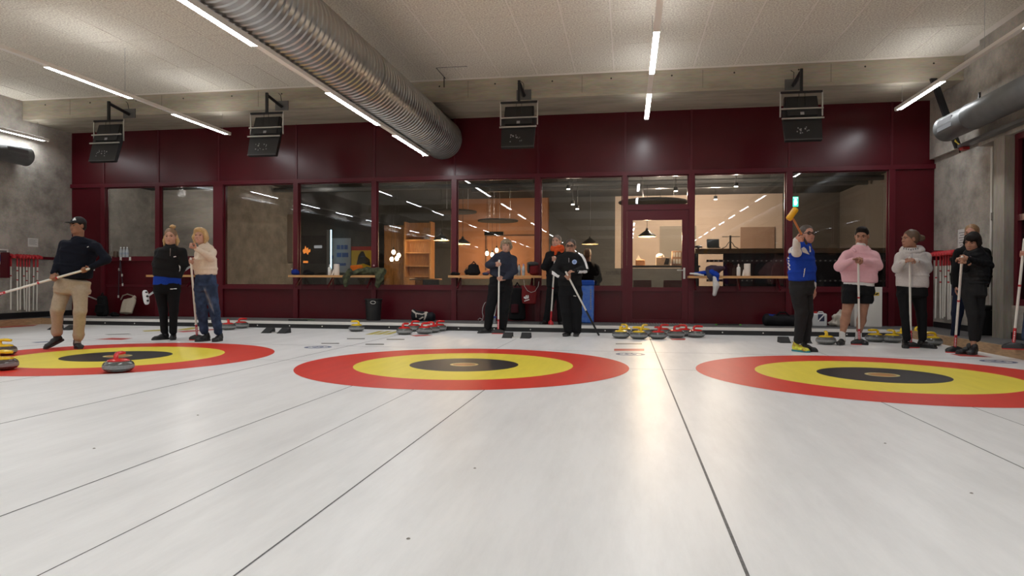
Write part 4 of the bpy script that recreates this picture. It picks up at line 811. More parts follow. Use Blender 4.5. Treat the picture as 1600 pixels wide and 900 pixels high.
def patch(ob, name, mat, poly, off=.004, st=.5):
    """lay a flat cloth patch, outlined by photograph points, onto the surface of ob"""
    root = ob
    L = Vector((0,0,0)); q = ob
    while q is not None: L += q.location; q = q.parent
    me = ob.data; bv = BVHTree.FromPolygons([v.co+L for v in me.vertices], [tuple(p.vertices) for p in me.polygons])
    x0, x1 = min(p[0] for p in poly), max(p[0] for p in poly); y0, y1 = min(p[1] for p in poly), max(p[1] for p in poly)
    def inside(x, y):
        r = False; k = len(poly)
        for i in range(k):
            (ax, ay), (bx, by) = poly[i], poly[i-1]
            if (ay > y) != (by > y) and x < (bx-ax)*(y-ay)/(by-ay)+ax: r = not r
        return r
    nx = max(2, int((x1-x0)/st)+1); ny = max(2, int((y1-y0)/st)+1); P = {}
    for i in range(nx+1):
        for j in range(ny+1):
            x = x0+(x1-x0)*i/nx; y = y0+(y1-y0)*j/ny; h = bv.ray_cast(CAMP, ray(x, y).normalized())
            if h[0] is not None: P[i, j] = h[0]+h[1]*off-L
    mb = MB(); ids = {}
    for i in range(nx):
        for j in range(ny):
            if not inside(x0+(x1-x0)*(i+.5)/nx, y0+(y1-y0)*(j+.5)/ny): continue
            c = [(i, j), (i, j+1), (i+1, j+1), (i+1, j)]
            if any(q not in P for q in c) or max((P[c[a]]-P[c[a-1]]).length for a in range(4)) > .06: continue
            for q in c:
                if q not in ids: ids[q] = len(mb.v); mb.v.append(tuple(P[q]))
            mb.f.append(tuple(ids[q] for q in c)); mb.m.append(0)
    return mb.build(name, mat, ob, True) if mb.f else None
def dot(ob, name, mat, px, py, r, n=14, **k): return patch(ob, name, mat, [(px+r*math.cos(2*math.pi*i/n), py+r*math.sin(2*math.pi*i/n)) for i in range(n)], **k)

# ------------------------------------------------------------------ people
def skin(name, c): 
    m = M(name, c, .55, spec=.35, var=.10, scale=20); m.node_tree.nodes['Principled BSDF'].inputs['Subsurface Weight'].default_value = .08; m.node_tree.nodes['Principled BSDF'].inputs['Subsurface Radius'].default_value = (.02, .008, .005); return m
m_eye = M('eye white', (.24, .21, .19), .5); m_iris = M('iris', (.02, .012, .01), .5)
NP = [0]
class Person:
    def __init__(s, label, base, z0=0., skin_m=None, Y=None):
        s.z0 = z0; p = gnd(*base, z=z0) if Y is None else atY(base[0], base[1], Y); s.D = depth(p); s.px = s.D/F_PX
        s.T = Vector((-_fw.x, -_fw.y, 0)).normalized(); s.Rt = Vector((_r.x, _r.y, 0)).normalized(); s.Z = Vector((0,0,1))
        d = p-CAMP; d.z = 0; s.T = -d.normalized(); s.Rt = s.Z.cross(s.T).normalized() if False else Vector((-s.T.y, s.T.x, 0))
        if s.Rt.dot(_r) < 0: s.Rt = -s.Rt
        s.root = thing('person', label, 'person', (p.x, p.y, z0)); s.skin = skin_m; s.nets = []; s.parts = {}
    def P(s, x, y, tw=0.): return atD(x, y, s.D) + s.T*tw
    def dirv(s, yaw, pitch=0.):
        a = math.radians(yaw); b = math.radians(pitch); return ((s.T*math.cos(a)+s.Rt*math.sin(a))*math.cos(b) + s.Z*math.sin(b)).normalized()
    def torso(s, sec, dh, tw=0., so=None, k=.03, grow=0.):
        so = so or Solid()
        if len(sec) > 3: sec = [(sec[0][0]+2.5, *sec[0][1:]), (sec[1][0]+1, sec[1][1]+3.5, sec[1][2]-3.5, *sec[1][3:])] + list(sec[2:])
        for i in range(len(sec)-1):
            (y0, l0, r0), (y1, l1, r1) = sec[i][:3], sec[i+1][:3]
            d0 = sec[i][3] if len(sec[i]) > 3 else dh; d1 = sec[i+1][3] if len(sec[i+1]) > 3 else dh
            t0 = sec[i][4] if len(sec[i]) > 4 else tw; t1 = sec[i+1][4] if len(sec[i+1]) > 4 else tw
            so.ecap(s.P((l0+r0)/2, y0, t0), s.P((l1+r1)/2, y1, t1), (r0-l0)/2*s.px+grow, d0+grow, (r1-l1)/2*s.px+grow, d1+grow, s.Rt, s.T, k, .28)
        return so
    def traps(s, so, tor, aA, aB):
        for a in (aA, aB):
            q = a[0]; c = (tor[0][1]+tor[0][2])/2; e = .45; so.cone(s.P(c+(q[0]-c)*.18, tor[0][0]+6, -.01), s.P(q[0], q[1]+1, q[2]), .050, q[3]*s.px*.80, .05)
    def limb(s, pts, so=None, k=.025, f=1.):
        so = so or Solid(); so.chain([s.P(*p[:3]) if len(p) == 4 else p[0] for p in pts], [p[-1]*s.px*f-.005 for p in pts], k); return so
    def add(s, name, so, mat, h=.011, wr=.0012, wf=38., parent=None):
        o = solid_obj(name, [so.net(h, wr, wf)], mat, s.root); 
        if parent is not None: o.parent = parent; 
        s.parts[name] = o; return o
    def head(s, top, chin, cx, yaw, pitch=0., roll=0., neck=None, female=False, tw=0., hair=None, hair_m=None, brow_m=None, lip=(.36, .13, .11), beard=None):
        f = s.dirv(yaw, pitch); side = f.cross(s.Z).normalized(); up = side.cross(f).normalized()
        if roll: q = Quaternion(f, math.radians(roll)); side = q @ side; up = q @ up
        hh = (chin-top)*s.px; sc = hh/.232/max(.9, math.cos(math.radians(pitch))); c = s.P(cx, (top+chin)/2, tw)
        s.hc, s.hf, s.hs, s.hu, s.hk = c, f, side, up, sc
        L = lambda x, y, z: c + (side*x + f*y + up*z)*sc
        s.L = L; A = [tuple(side), tuple(f), tuple(up)]; r = lambda *q: [v*sc for v in q]
        so = Solid(); w_ = .94 if female else 1.
        so.ell(L(0,-.015,.033), r(.073*w_,.094,.083), A, 0); so.ell(L(0,.026,-.032), r(.059*w_,.066,.084), A, .03*sc)
        so.ell(L(0,.058,-.092), r(.030*w_,.028,.024), A, .03*sc)
        for q in (-1, 1):
            so.ell(L(q*.036,.058,-.030), r(.024,.022,.024), A, .02*sc); so.ell(L(q*.045*w_,.015,-.072), r(.02,.035,.028), A, .03*sc)
            so.ell(L(q*.029,.077,.021), r(.024,.014,.008), A, .012*sc); so.ell(L(q*.0755*w_,-.008,-.004), r(.010,.021,.032), A, .008*sc)
            so.ell(L(q*.012,.094,-.034), r(.008,.009,.008), A, .008*sc)
        so.cone(L(0,.083,.010), L(0,.1005,-.028), .0085*sc, .0115*sc, .014*sc); so.ell(L(0,.080,-.064), r(.026,.016,.012), A, .012*sc)
        for q in (-1, 1): so.ell(L(q*.031,.096,.003), r(.016,.012,.0085), A, .008*sc, cut=True)
        nb = s.P(*neck) if neck else L(0,-.02,-.20)
        so.cone(L(0,-.028,-.06), nb, (.046 if female else .055)*sc, (.056 if female else .068)*sc, .03*sc)
        s.nets.append(so.net(.0065))
        for q in (-1, 1):
            e = MB().ell(L(q*.031,.0735,.003), .0125*sc, .0120*sc, .0085*sc, 10, 8).build('eye', m_eye, s.root, True, world=True)
            MB().ell(L(q*.031,.0800,.003), .0085*sc, .0068*sc, .0082*sc, 8, 6).build('iris', m_iris, e, True, world=False)
            ch = e.children[0]; 
            for v in ch.data.vertices: v.co -= s.root.location
            MB().tube([L(q*.015,.093,.020), L(q*.032,.092,.0265), L(q*.050,.075,.021)], [.0045*sc,.0052*sc,.003*sc], 6).build('eyebrow', brow_m or hair_m or m_iris, s.root, True, world=True)
        MB().ell(L(0,.091,-.0625), .021*sc, .008*sc, .0075*sc, 12, 8, Matrix((side, f, up)).transposed()).build('lips', M('lips', lip, .45), s.root, True, world=True)
        if hair: s.hairs(hair, hair_m)
        if beard:
            b = Solid(); b.chain([L(-.028,.084,-.052), L(0,.0935,-.049), L(.028,.084,-.052)], [.0038*sc]*3, .004)
            b.ell(L(0,.074,-.098), r(.024,.016,.014), A, .0); s.add('beard', b, beard, .006, 0)
    def hairs(s, kind, m):
        L, sc = s.L, s.hk; A = [tuple(s.hs), tuple(s.hf), tuple(s.hu)]; r = lambda *q: [v*sc for v in q]; so = Solid()
        so.ell(L(0,-.022,.040), r(.081,.098,.087), A, 0)
        if kind == 'short':
            so.ell(L(0,-.05,-.015), r(.070,.066,.065), A, .02); so.ell(L(0,.03,.098), r(.058,.05,.028), A, .03)
            so.ell(L(0,.10,-.045), r(.067,.082,.102), A, .01, cut=True)
        elif kind == 'grey':
            so.ell(L(0,-.05,-.01), r(.072,.066,.065), A, .02); so.ell(L(0,.105,-.03), r(.066,.09,.098), A, .01, cut=True)
        elif kind == 'bob':
            for q in (-1, 1): so.chain([L(q*.066,.010,.06), L(q*.088,.010,-.02), L(q*.078,.022,-.095)], [.03*sc,.031*sc,.018*sc], .03)
            so.ell(L(0,-.055,-.03), r(.094,.066,.088), A, .04); so.ell(L(.01,.035,.085), r(.07,.055,.04), A, .03)
            so.ell(L(0,.10,-.035), r(.056,.075,.088), A, .012, cut=True)
        elif kind == 'fringe':
            for q in (-1, 1): so.chain([L(q*.066,.005,.06), L(q*.080,.0,-.02), L(q*.070,.005,-.065)], [.026*sc,.026*sc,.014*sc], .03)
            so.ell(L(0,-.05,-.02), r(.080,.066,.078), A, .04); so.ell(L(-.012,.062,.060), r(.060,.040,.040), A, .03)
            so.ell(L(0,.10,-.055), r(.058,.072,.078), A, .012, cut=True)
        elif kind == 'bun':
            so.ell(L(0,-.04,-.01), r(.076,.066,.07), A, .03); so.ell(L(0,.10,-.04), r(.066,.082,.098), A, .012, cut=True)
        elif kind == 'cap': 
            so.ell(L(0,-.04,-.02), r(.074,.07,.06), A, .02); so.ell(L(0,.10,-.03), r(.068,.10,.11), A, .01, cut=True)
        s.add('hair', so, m, .007, .0006, 90)
    def hand(s, W, d, n, right, curl=(1.1, 1.2, .7), sc=1., t=None, thumb=.4):
        """wrist W, direction of the hand d, direction the palm faces n"""
        W, d = Vector(W), Vector(d).normalized(); n = Vector(n); n = (n-d*n.dot(d)).normalized(); t = d.cross(n) if right else n.cross(d)
        so = Solid(); k = .006
        so.ecap(W-d*.03*sc, W+d*.02*sc, .027*sc, .020*sc, .030*sc, .017*sc, t, n, .01); so.ecap(W+d*.02*sc, W+d*.082*sc, .032*sc, .015*sc, .040*sc, .013*sc, t, n, .012)
        for i in range(4):
            p = W + d*((.088, .092, .088, .078)[i]*sc) + t*((.030, .0105, -.0095, -.029)[i]*sc); a = 0
            for j, ln in enumerate(((.042,.026,.020), (.046,.030,.021), (.043,.028,.020), (.034,.021,.017))[i]):
                a += curl[j]*(1+.05*i); q = p + (d*math.cos(a)+n*math.sin(a))*ln*sc; so.cone(p, q, (.0098-.001*j)*sc, (.0090-.001*j)*sc, k if j else .008); p = q
        p = W + d*.022*sc + t*.028*sc + n*.004*sc; v = (d*.62+t*.62+n*thumb).normalized(); q = p+v*.042*sc; so.cone(p, q, .0145*sc, .0115*sc, .012)
        v2 = (d*.75-t*.10+n*(thumb+.25)).normalized(); so.cone(q, q+v2*.034*sc, .0112*sc, .0085*sc, .006)
        s.nets.append(so.net(.0048)); return W
    def grip(s, G, elbow, shaft, right, up=True, sc=1.):
        """close a hand round the shaft at G; returns the wrist"""
        sd = Vector(shaft).normalized(); d = Vector(G)-Vector(elbow); d = (d-sd*d.dot(sd)).normalized(); t = sd if up else -sd
        n = t.cross(d) if right else d.cross(t)
        W = Vector(G)-d*.082*sc-n*.021*sc; s.hand(W, d, n, right, (1.25, 1.35, .9), sc, thumb=.9); return W
    def body(s, torso, limbs, h=.014, f=.72):
        so = s.torso([(y, (l+r)/2-(r-l)/2*f, (l+r)/2+(r-l)/2*f) for y, l, r in torso], .085, k=.04)
        for l in limbs: s.limb(l, so, .03, f)
        s.nets.append(so.net(h)); s.parts['body'] = solid_obj('body', s.nets, s.skin, s.root); return s.parts['body']
    def shoe(s, px, yaw, tw, m, sole=None, lift=0., L=.285, mat_sock=None, name='shoe', roll=0.):
        c = s.P(px, 500, tw); c = Vector((c.x, c.y, s.z0)); f = s.dirv(yaw); side = f.cross(s.Z); up = s.Z
        if lift:
            q = Quaternion(side, -math.radians(lift)); toe = c+f*L*.42; g = lambda v: toe + q @ (v-toe)
        else: g = lambda v: v
        P = lambda a, b, z: g(c + f*(a*L) + side*b + up*z); so = Solid(); fx = (g(c+f)-g(c)).normalized(); ux = side.cross(fx)
        so.ecap(P(-.36,0,.045), P(-.05,0,.050), .034, .040, .038, .042, side, ux, .02); so.ecap(P(-.05,0,.045), P(.28,0,.034), .040, .036, .047, .026, side, ux, .03)
        so.ecap(P(.28,0,.032), P(.40,0,.026), .046, .026, .036, .020, side, ux, .02); so.cone(P(-.30,0,.07), P(-.27,0,.105), .040, .040, .02)
        so.plane(P(0,0,.012), -ux)
        sh = s.add(name, so, m, .008, 0)
        ps = []
        for i in range(24):
            a = 2*math.pi*i/24; x = math.cos(a); y = math.sin(a); wd = .048 if x > 0 else .040; ps.append(P(.5*x-.01*0, wd*math.copysign(abs(y)**.75, y), 0))
        mb = MB(); h = ux*.024; mb.add(ps+[p+h for p in ps], [tuple(range(23,-1,-1)), tuple(range(24, 48))]+[(i, (i+1)%24, 24+(i+1)%24, 24+i) for i in range(24)])
        o = mb.build('sole', sole or m, sh, True); 
        for v in o.data.vertices: v.co -= s.root.location
        return sh
def rimg(p, c, r, ax, n=20, th=.004): pass
def glasses(s, m, th=.0035):
    L, sc = s.L, s.hk; fr = []
    g = None
    for q in (-1, 1):
        se = lambda v: math.copysign(abs(v)**.6, v)
        pts = [L(q*.033+.0245*se(math.cos(a)), .1005-.35*abs(.033*q+.0245*math.cos(a))**1.5, .003+.0145*se(math.sin(a))) for a in np.linspace(0, 2*math.pi, 16, endpoint=False)]
        if g is None: g = MB()
        g.tube(pts, th*sc, 6, closed=True)
        g.tube([L(q*.057, .088, .008), L(q*.078, .03, .008), L(q*.080, -.005, .004)], th*sc*.9, 6)
    g.tube([L(-.011,.102,.008), L(0,.106,.010), L(.011,.102,.008)], th*sc, 6)
    return g.build('glasses', m, s.root, True, world=True)
sk_br = skin('brown skin', (.30, .145, .085)); sk_a = skin('fair skin', (.52, .28, .20)); sk_b = skin('tan skin', (.42, .22, .145)); sk_c = skin('olive skin', (.36, .18, .115)); sk_d = skin('rosy skin', (.50, .25, .18))
f_navy = fabric('navy knit', (.006, .0075, .015)); f_blk = fabric('black cloth', (.0085, .0085, .0095)); f_blk2 = fabric('black cotton', (.013, .013, .014)); f_beige = fabric('beige sweatpants', (.40, .325, .245)); f_cream = fabric('cream fleece', (.66, .54, .43), var=.06)
f_jean = M('denim', (.028, .043, .085), .9, spec=.2, var=.55, scale=9, bump=.2); f_djean = fabric('dark denim', (.012, .017, .040)); f_blue = fabric('royal blue', (.010, .045, .34)); f_white = fabric('white cloth', (.66, .64, .62), var=.06); f_pink = fabric('pink fleece', (.74, .43, .47), var=.04)
f_slate = fabric('slate blue knit', (.030, .034, .052)); f_wind = fabric('pale windbreaker', (.56, .52, .50), .6, .08); f_gry = fabric('dark grey cloth', (.020, .020, .021)); f_org = fabric('orange knit', (.62, .085, .02)); m_shoe = M('black shoe', (.010, .010, .011), .5); m_shoe2 = M('black leather', (.012, .011, .011), .3); m_sole = M('sole', (.03, .03, .03), .7)
h_blond = M('blonde hair', (.50, .31, .13), .5, var=.35, scale=40, stretch=(6, 6, 1)); h_lb = M('light brown hair', (.22, .125, .065), .5, var=.4, scale=40, stretch=(6, 6, 1)); h_dark = M('dark hair', (.010, .007, .006), .7, spec=.2, var=.3, scale=40); h_gr = M('grey hair', (.16, .13, .11), .6, var=.4, scale=50); h_sal = M('brown grey hair', (.075, .055, .045), .6, var=.4, scale=50); h_fr = M('streaked hair', (.26, .19, .12), .5, var=.5, scale=50); h_rb = M('reddish blond hair', (.27, .155, .075), .5, var=.35, scale=40)
h_brn = M('brown hair', (.105, .062, .036), .55, var=.35, scale=40, stretch=(6, 6, 1))
def gnd_up(x, y, z): p = gnd(x, y); return Vector((p.x, p.y, z))
def cuff(p, a, W, m, r): 
    d = (W-a).normalized(); so = Solid().cone(W-d*.035, W-d*.008, r, r*.95, .005); return p.add('cuff', so, m, .007, 0)

# ---- the man in the cap
p = Person('man in dark cap, navy quarter-zip and beige sweatpants holding a broom level', (107, 544.5), 0, sk_br)
bt = p.P(138, 420.5, .26); bb = p.P(-6, 461, .30); sd = bt-bb; at = lambda x: bb+sd*((x+6)/144.)
broom('white and red broom held level by the man in the cap', bt, bb, (0,1,.2), 'brooms held by players', 'black', .16, (.47, .66), shaft=m_shaft)
eA = p.P(91, 409, .06); eB = p.P(167, 406, .04)
WA = p.grip(at(84), eA, sd, True); WB = p.grip(at(130), eB, sd, False)
aA = [(100, 382, 0, 6.8), (91, 409, .06, 6.2), (WA, 4.6)]; aB = [(151, 385, 0, 7), (167, 406, .04, 6.3), (WB, 4.6)]
tor = [(373, 112, 133), (382, 98, 152), (395, 98, 147), (415, 97, 143), (433, 97, 141)]
lA = [(98, 456, 0, 12.3), (89.5, 484, .10, 9.6), (89, 519, .0, 7.4)]; lB = [(125, 456, 0, 11.8), (125, 487, .06, 9.4), (122.5, 526, 0, 7.6)]
p.head(340, 366, 121.5, -52, -2, neck=(122, 374, -.02), hair='cap', hair_m=h_dark, lip=(.20,.08,.06))
p.body(tor, [aA, aB, lA, lB])
so = p.torso(tor, .125); p.limb(aA, so, .04); p.limb(aB, so, .04); p.traps(so, tor, aA, aB); so.cone(p.P(123, 371, -.03), p.P(122, 375, -.01), .064, .085, .03); so.plane(p.P(118, 439.3), -p.Z)
j = p.add('jacket', so, f_navy, .011, .0016)
patch(j, 'logo', m_let, [(136, 385.5), (139, 384.8), (139, 385.8), (136, 386.5)])
so = p.torso([(438, 92, 138), (452, 88, 137), (457, 87, 137)], .12); p.limb(lA, so, .03); p.limb(lB, so, .03); so.cone(p.P(89, 517), p.P(89, 519), .070, .066, .01); so.cone(p.P(122.5, 524), p.P(122.5, 526.5), .074, .066, .01)
p.add('sweatpants', so, f_beige, .011, .0020, 30)
so = p.limb([(89, 518, 0, 5.4), (90, 532, -.03, 5)]); p.add('sock', so, M('grey sock', (.30,.26,.23), .9), .009, 0); so = p.limb([(121.5, 526, 0, 5.6), (121.5, 537, 0, 5)]); p.add('sock', so, M('grey sock', (.30,.26,.23), .9), .009, 0)
p.shoe(86, -62, .02, m_shoe, m_sole, lift=24); p.shoe(122, 12, .02, m_shoe, m_sole)
L, sc = p.L, p.hk; A = [tuple(p.hs), tuple(p.hf), tuple(p.hu)]
so = Solid().ell(L(0,-.015,.045), [.084*sc,.106*sc,.088*sc], A, 0); so.plane(L(0,0,.038), -p.hu); cp = p.add('cap', so, M('cap cloth', (.010,.010,.012), .8), .007, 0)
so = Solid().ell(L(0,.105,.044), [.072*sc,.075*sc,.010*sc], A, 0); p.add('cap_brim', so, M('cap cloth', (.010,.010,.012), .8), .006, 0, parent=cp)
patch(cp, 'emblem', m_let, [(113.2, 344.8), (115.5, 341.2), (117.6, 340.3), (119, 344.2)])

# ---- the woman in black
p = Person('blonde woman in black quarter-zip, hands behind her back, blue hem showing', (257, 530.5), 0, sk_a)
tor = [(384, 257, 277), (391, 247, 287), (405, 244, 286), (420, 242, 284), (432, 241, 282)]
aA = [(249, 393, 0, 6.3), (243.5, 412, -.03, 5.6), (252, 431, -.20, 4.2)]; aB = [(285, 393, 0, 6.3), (289.5, 412, -.03, 5.6), (279, 432, -.20, 4.2)]
lA = [(251, 456, 0, 10.2), (255, 484, .02, 6.9), (257, 517, 0, 6)]; lB = [(271, 456, 0, 10.2), (271.5, 486, .02, 6.9), (270.5, 518, 0, 6)]
p.hand(p.P(256, 432, -.21), p.Rt*.9-p.Z*.4, -p.T, False, (.5,.5,.3)); p.hand(p.P(275, 433, -.23), -p.Rt*.9-p.Z*.4, -p.T, True, (.5,.5,.3))
p.head(357, 382.5, 266.5, -14, -3, neck=(266, 388, -.02), female=True, hair='bun', hair_m=h_lb)
L, sc = p.L, p.hk; A = [tuple(p.hs), tuple(p.hf), tuple(p.hu)]
so = Solid().ell(L(-.02,-.035,.140), [.040*sc,.036*sc,.032*sc], A, 0)
for q in (-1, 1): so.chain([L(q*.070,-.02,.02), L(q*.082,-.03,-.06), L(q*.084,-.01,-.115)], [.018*sc,.026*sc,.015*sc], .02)
so.ell(L(0,-.07,-.06), [.07*sc,.03*sc,.06*sc], A, .03); p.add('hair_bun', so, h_blond, .007, .0016, 90, parent=p.parts['hair'])
p.body(tor, [aA, aB, lA, lB])
so = p.torso(tor, .12); p.limb(aA, so, .04); p.limb(aB, so, .04); p.traps(so, tor, aA, aB); so.cone(p.P(266.5, 380, -.01), p.P(266, 388), .062, .085, .03); so.plane(p.P(262, 437.2), -p.Z); j = p.add('jacket', so, f_blk2, .011, .0016)
patch(j, 'logo', m_let, [(271, 400.4), (275, 400), (275, 401.6), (271, 402)]); patch(j, 'zip', M('zip', (.25,.22,.2), .4), [(265.6, 388), (266.6, 388), (266.3, 400), (265.7, 400)]); patch(j, 'sleeve_stripe', m_let, [(279.3, 414), (282, 416), (281.6, 422), (279.5, 425), (280.5, 419)])
so = p.torso([(433, 242, 281), (445, 241, 281.5)], .115); so.plane(p.P(262, 445.3), -p.Z); p.add('shirt_hem', so, f_blue, .010, .001)
so = p.torso([(443, 242, 281), (456, 242, 281)], .115); p.limb(lA, so, .03); p.limb(lB, so, .03); t_ = p.add('trousers', so, f_blk, .011, .0016); patch(t_, 'logo', m_let, [(266, 451.2), (276, 450.6), (276, 451.8), (266, 452.4)])
p.shoe(251, -62, .05, m_shoe, m_sole); p.shoe(270.5, -4, .02, m_shoe, m_sole)
broom('grey broom with white and black head held behind the woman in black', p.P(298, 416, -.30), p.P(229, 464, -.26), (.3,-.15,-.95), 'brooms held by players', 'white', .0, (), shaft=M('silver shaft', (.55,.56,.58), .35, metal=.3))

# ---- the woman in the cream hoodie
p = Person('blonde woman in cream hoodie and blue jeans, fist raised, broom in hand', (328, 533), 0, sk_a)
b0 = gnd_up(308, 531.5, .063); tp = p.P(298.6, 404.5, .26); sd = tp-b0
broom('white broom with red sleeve held by the woman in the cream hoodie', tp, b0, (1,.25,0), 'brooms held by players', 'black', .20, ())
eA = p.P(306, 416, .10); WA = p.grip(b0+sd*.955, eA, sd, True)
tor = [(387, 308, 329), (395, 305, 335), (406, 305, 337.5), (420, 304.5, 338), (428, 305, 338)]
aA = [(310, 396, 0.03, 5.6), (306, 416, .10, 5), (WA, 3.8)]; WB = p.P(306.5, 390, .36); aB = [(332, 394, .02, 6.3), (329.5, 403, .18, 6), (WB, 4.2)]
p.hand(WB, -p.Rt*.75+p.T*.5+p.Z*.25, p.Z*.5+p.Rt*.1-p.T*.2, False, (1.35, 1.4, .9), 1., thumb=.7)
lA = [(313, 452, .02, 10), (316, 488, .06, 8), (319, 517, .02, 6.4)]; lB = [(330, 452, 0, 10), (336, 489, .03, 8), (341, 518, 0, 6.6)]
p.head(356.5, 381, 313.5, -26, 2, neck=(318, 388, -.02), female=True, hair='bob', hair_m=h_blond)
p.body(tor, [aA, aB, lA, lB])
so = p.torso(tor, .125); p.limb(aA, so, .04); p.limb(aB, so, .04); p.traps(so, tor, aA, aB); so.cone(p.P(319, 384, -.05), p.P(319, 390, 0), .08, .10, .04); so.cone(p.P(328, 388, -.10), p.P(322, 393, -.10), .06, .05, .03); so.plane(p.P(320, 431.5), -p.Z); j = p.add('hoodie', so, f_cream, .011, .0026, 32)
patch(j, 'hem_band', fabric('cream rib', (.56,.44,.34)), [(304, 428.5), (339, 428.5), (339, 429.2), (304, 429.2)])
so = Solid().cone(WB-(WB-p.P(329.5, 403, .18)).normalized()*.015, WB, .036, .036, 0); p.add('wristband', so, M('wristband', (.10,.01,.03), .5), .007, 0)
so = p.torso([(428, 306, 336), (446, 305, 338), (454, 305.5, 338)], .12); p.limb(lA, so, .03); p.limb(lB, so, .03); jn = p.add('jeans', so, f_jean, .011, .0024, 34)
for w_, c_ in ((1., (.042,.062,.115)), (.72, (.065,.082,.130)), (.45, (.100,.112,.148)), (.2, (.150,.152,.165))):
    cl = [(319.5, 449), (324.5, 463), (330, 478), (335, 491)]; wd = [3.2*w_, 3.6*w_, 3.6*w_, 3*w_]; e_ = 5*(1-w_)
    patch(jn, 'faded_streak', M('faded denim', c_, .95, var=.3, scale=25), [(319.5-wd[0]*.6, 449+e_)] + [(x-w__, y) for (x, y), w__ in list(zip(cl, wd))[1:3]] + [(335, 492-e_)] + [(x+w__, y) for (x, y), w__ in list(zip(cl, wd))[2:0:-1]] + [(319.5+wd[0]*.6, 448+e_)], off=.003+.0012*(1-w_), st=.35)
p.shoe(317, -48, .06, m_shoe, m_sole); p.shoe(340, -28, .05, m_shoe, m_sole)

# ---- the woman with the fringe
p = Person('woman with blonde fringe in slate pullover gripping an upright broom', (776, 520.5), 0, sk_a)
b0 = gnd_up(778.5, 521.5, .063); tp = p.P(779.9, 407.5, .24); sd = tp-b0
broom('white broom with red sleeve gripped by the woman with the fringe', tp, b0, (1,.1,0), 'brooms held by players', 'black', .20, ())
eA = p.P(763.5, 414, .06); eB = p.P(804, 424, .06); WA = p.grip(b0+sd*.938, eA, sd, True); WB = p.grip(b0+sd*.735, eB, sd, False)
tor = [(395, 783, 800), (402, 773.5, 804), (412, 771, 804.5), (425, 767.5, 803.5), (434, 764.5, 800)]
aA = [(775.5, 402, 0, 5.8), (763.5, 414, .06, 5.4), (WA, 3.9)]; aB = [(802, 405, 0, 5.8), (804, 424, .06, 5.2), (WB, 3.9)]
lA = [(773, 453, 0, 9.8), (766, 482, .03, 8.2), (762.5, 511, 0, 6.6)]; lB = [(791, 453, 0, 9.8), (788.5, 482, .03, 8.2), (785.5, 511, 0, 6.6)]
p.head(373.5, 394.5, 791, -8, 0, neck=(791.5, 398, -.02), female=True, hair='fringe', hair_m=h_fr)
L, sc = p.L, p.hk; so = Solid().ell(L(-.03,-.06,.02), [.060*sc,.055*sc,.08*sc], [tuple(p.hs), tuple(p.hf), tuple(p.hu)], 0); p.add('hair_back', so, h_dark, .007, .0016, 90, parent=p.parts['hair'])
p.body(tor, [aA, aB, lA, lB])
so = p.torso(tor, .118); p.limb(aA, so, .04); p.limb(aB, so, .04); p.traps(so, tor, aA, aB); so.cone(p.P(791.5, 392.5, -.01), p.P(791.5, 398), .056, .078, .03); so.plane(p.P(782, 437), -p.Z); j = p.add('pullover', so, f_slate, .011, .0018)
so = p.torso([(434, 765, 800), (448, 763.5, 801), (455, 763.5, 800)], .12); p.limb(lA, so, .03); p.limb(lB, so, .03); p.add('trousers', so, f_blk, .011, .0016)
p.shoe(757.5, -72, .03, m_shoe, m_sole); p.shoe(784, -8, .0, m_shoe, m_sole)

# ---- the man in the orange scarf, on the deck
p = Person('grey-haired person in black coat and orange scarf standing on the deck', (864, 507), DECK, sk_a)
b0 = p.P(860.5, 505, .12); b0.z = DECK+.064; tp = p.P(867, 402.5, .26); sd = tp-b0
broom('white and red broom held by the person in the orange scarf', tp, b0, (.3,-1,0), 'brooms held by players', 'rack', .20, (.52,))
eA = p.P(851.5, 417, .06); WA = p.grip(b0+sd*.965, eA, sd, True)
tor = [(391, 862, 880), (397, 855, 884), (410, 852.5, 886), (430, 853.5, 886), (448, 854, 886)]
aA = [(858, 399, 0, 6.2), (851.5, 417, .06, 5.8), (WA, 4.4)]; WB = p.P(884, 438, 0); aB = [(882, 399, 0, 6.2), (886, 418, -.03, 5.6), (WB, 4.4)]; p.hand(WB, -p.Z, -p.Rt, False, (.4,.4,.3))
lA = [(862, 457, 0, 8.5), (858.5, 480, .0, 7), (854, 500, 0, 6)]; lB = [(877, 457, 0, 8.5), (877, 480, 0, 7), (876.5, 500, 0, 6)]
p.head(367.5, 387.5, 869.5, -20, 2, neck=(871, 394, -.02), hair='grey', hair_m=h_gr)
p.body(tor, [aA, aB, lA, lB])
so = p.torso(tor, .13); p.limb(aA, so, .04); p.limb(aB, so, .04); p.traps(so, tor, aA, aB); so.plane(p.P(870, 453), -p.Z); p.add('coat', so, f_blk, .011, .002)
so = Solid()
for k in range(3):
    R_ = (.098, .105, .09)[k]; c = p.P(871, (386.5, 390, 393.5)[k], .005)
    pts = [c + p.Rt*(R_*math.cos(a)*1.0) + p.T*(R_*math.sin(a)*.95) + p.Z*(.016*math.sin(a*2+k)) for a in np.linspace(0, 2*math.pi, 14)]; so.chain(pts, [.030]*14, .012)
so.chain([p.P(869, 392, .12), p.P(867.5, 398, .13)], [.035, .022], .02); p.add('scarf', so, f_org, .008, .0016, 70)
so = p.torso([(448, 855, 885), (457, 855, 885)], .12); p.limb(lA, so, .03); p.limb(lB, so, .03); p.add('trousers', so, f_blk, .011, .0016)
p.shoe(851, -42, .03, m_shoe, m_sole); p.shoe(877, 18, .02, m_shoe, m_sole)

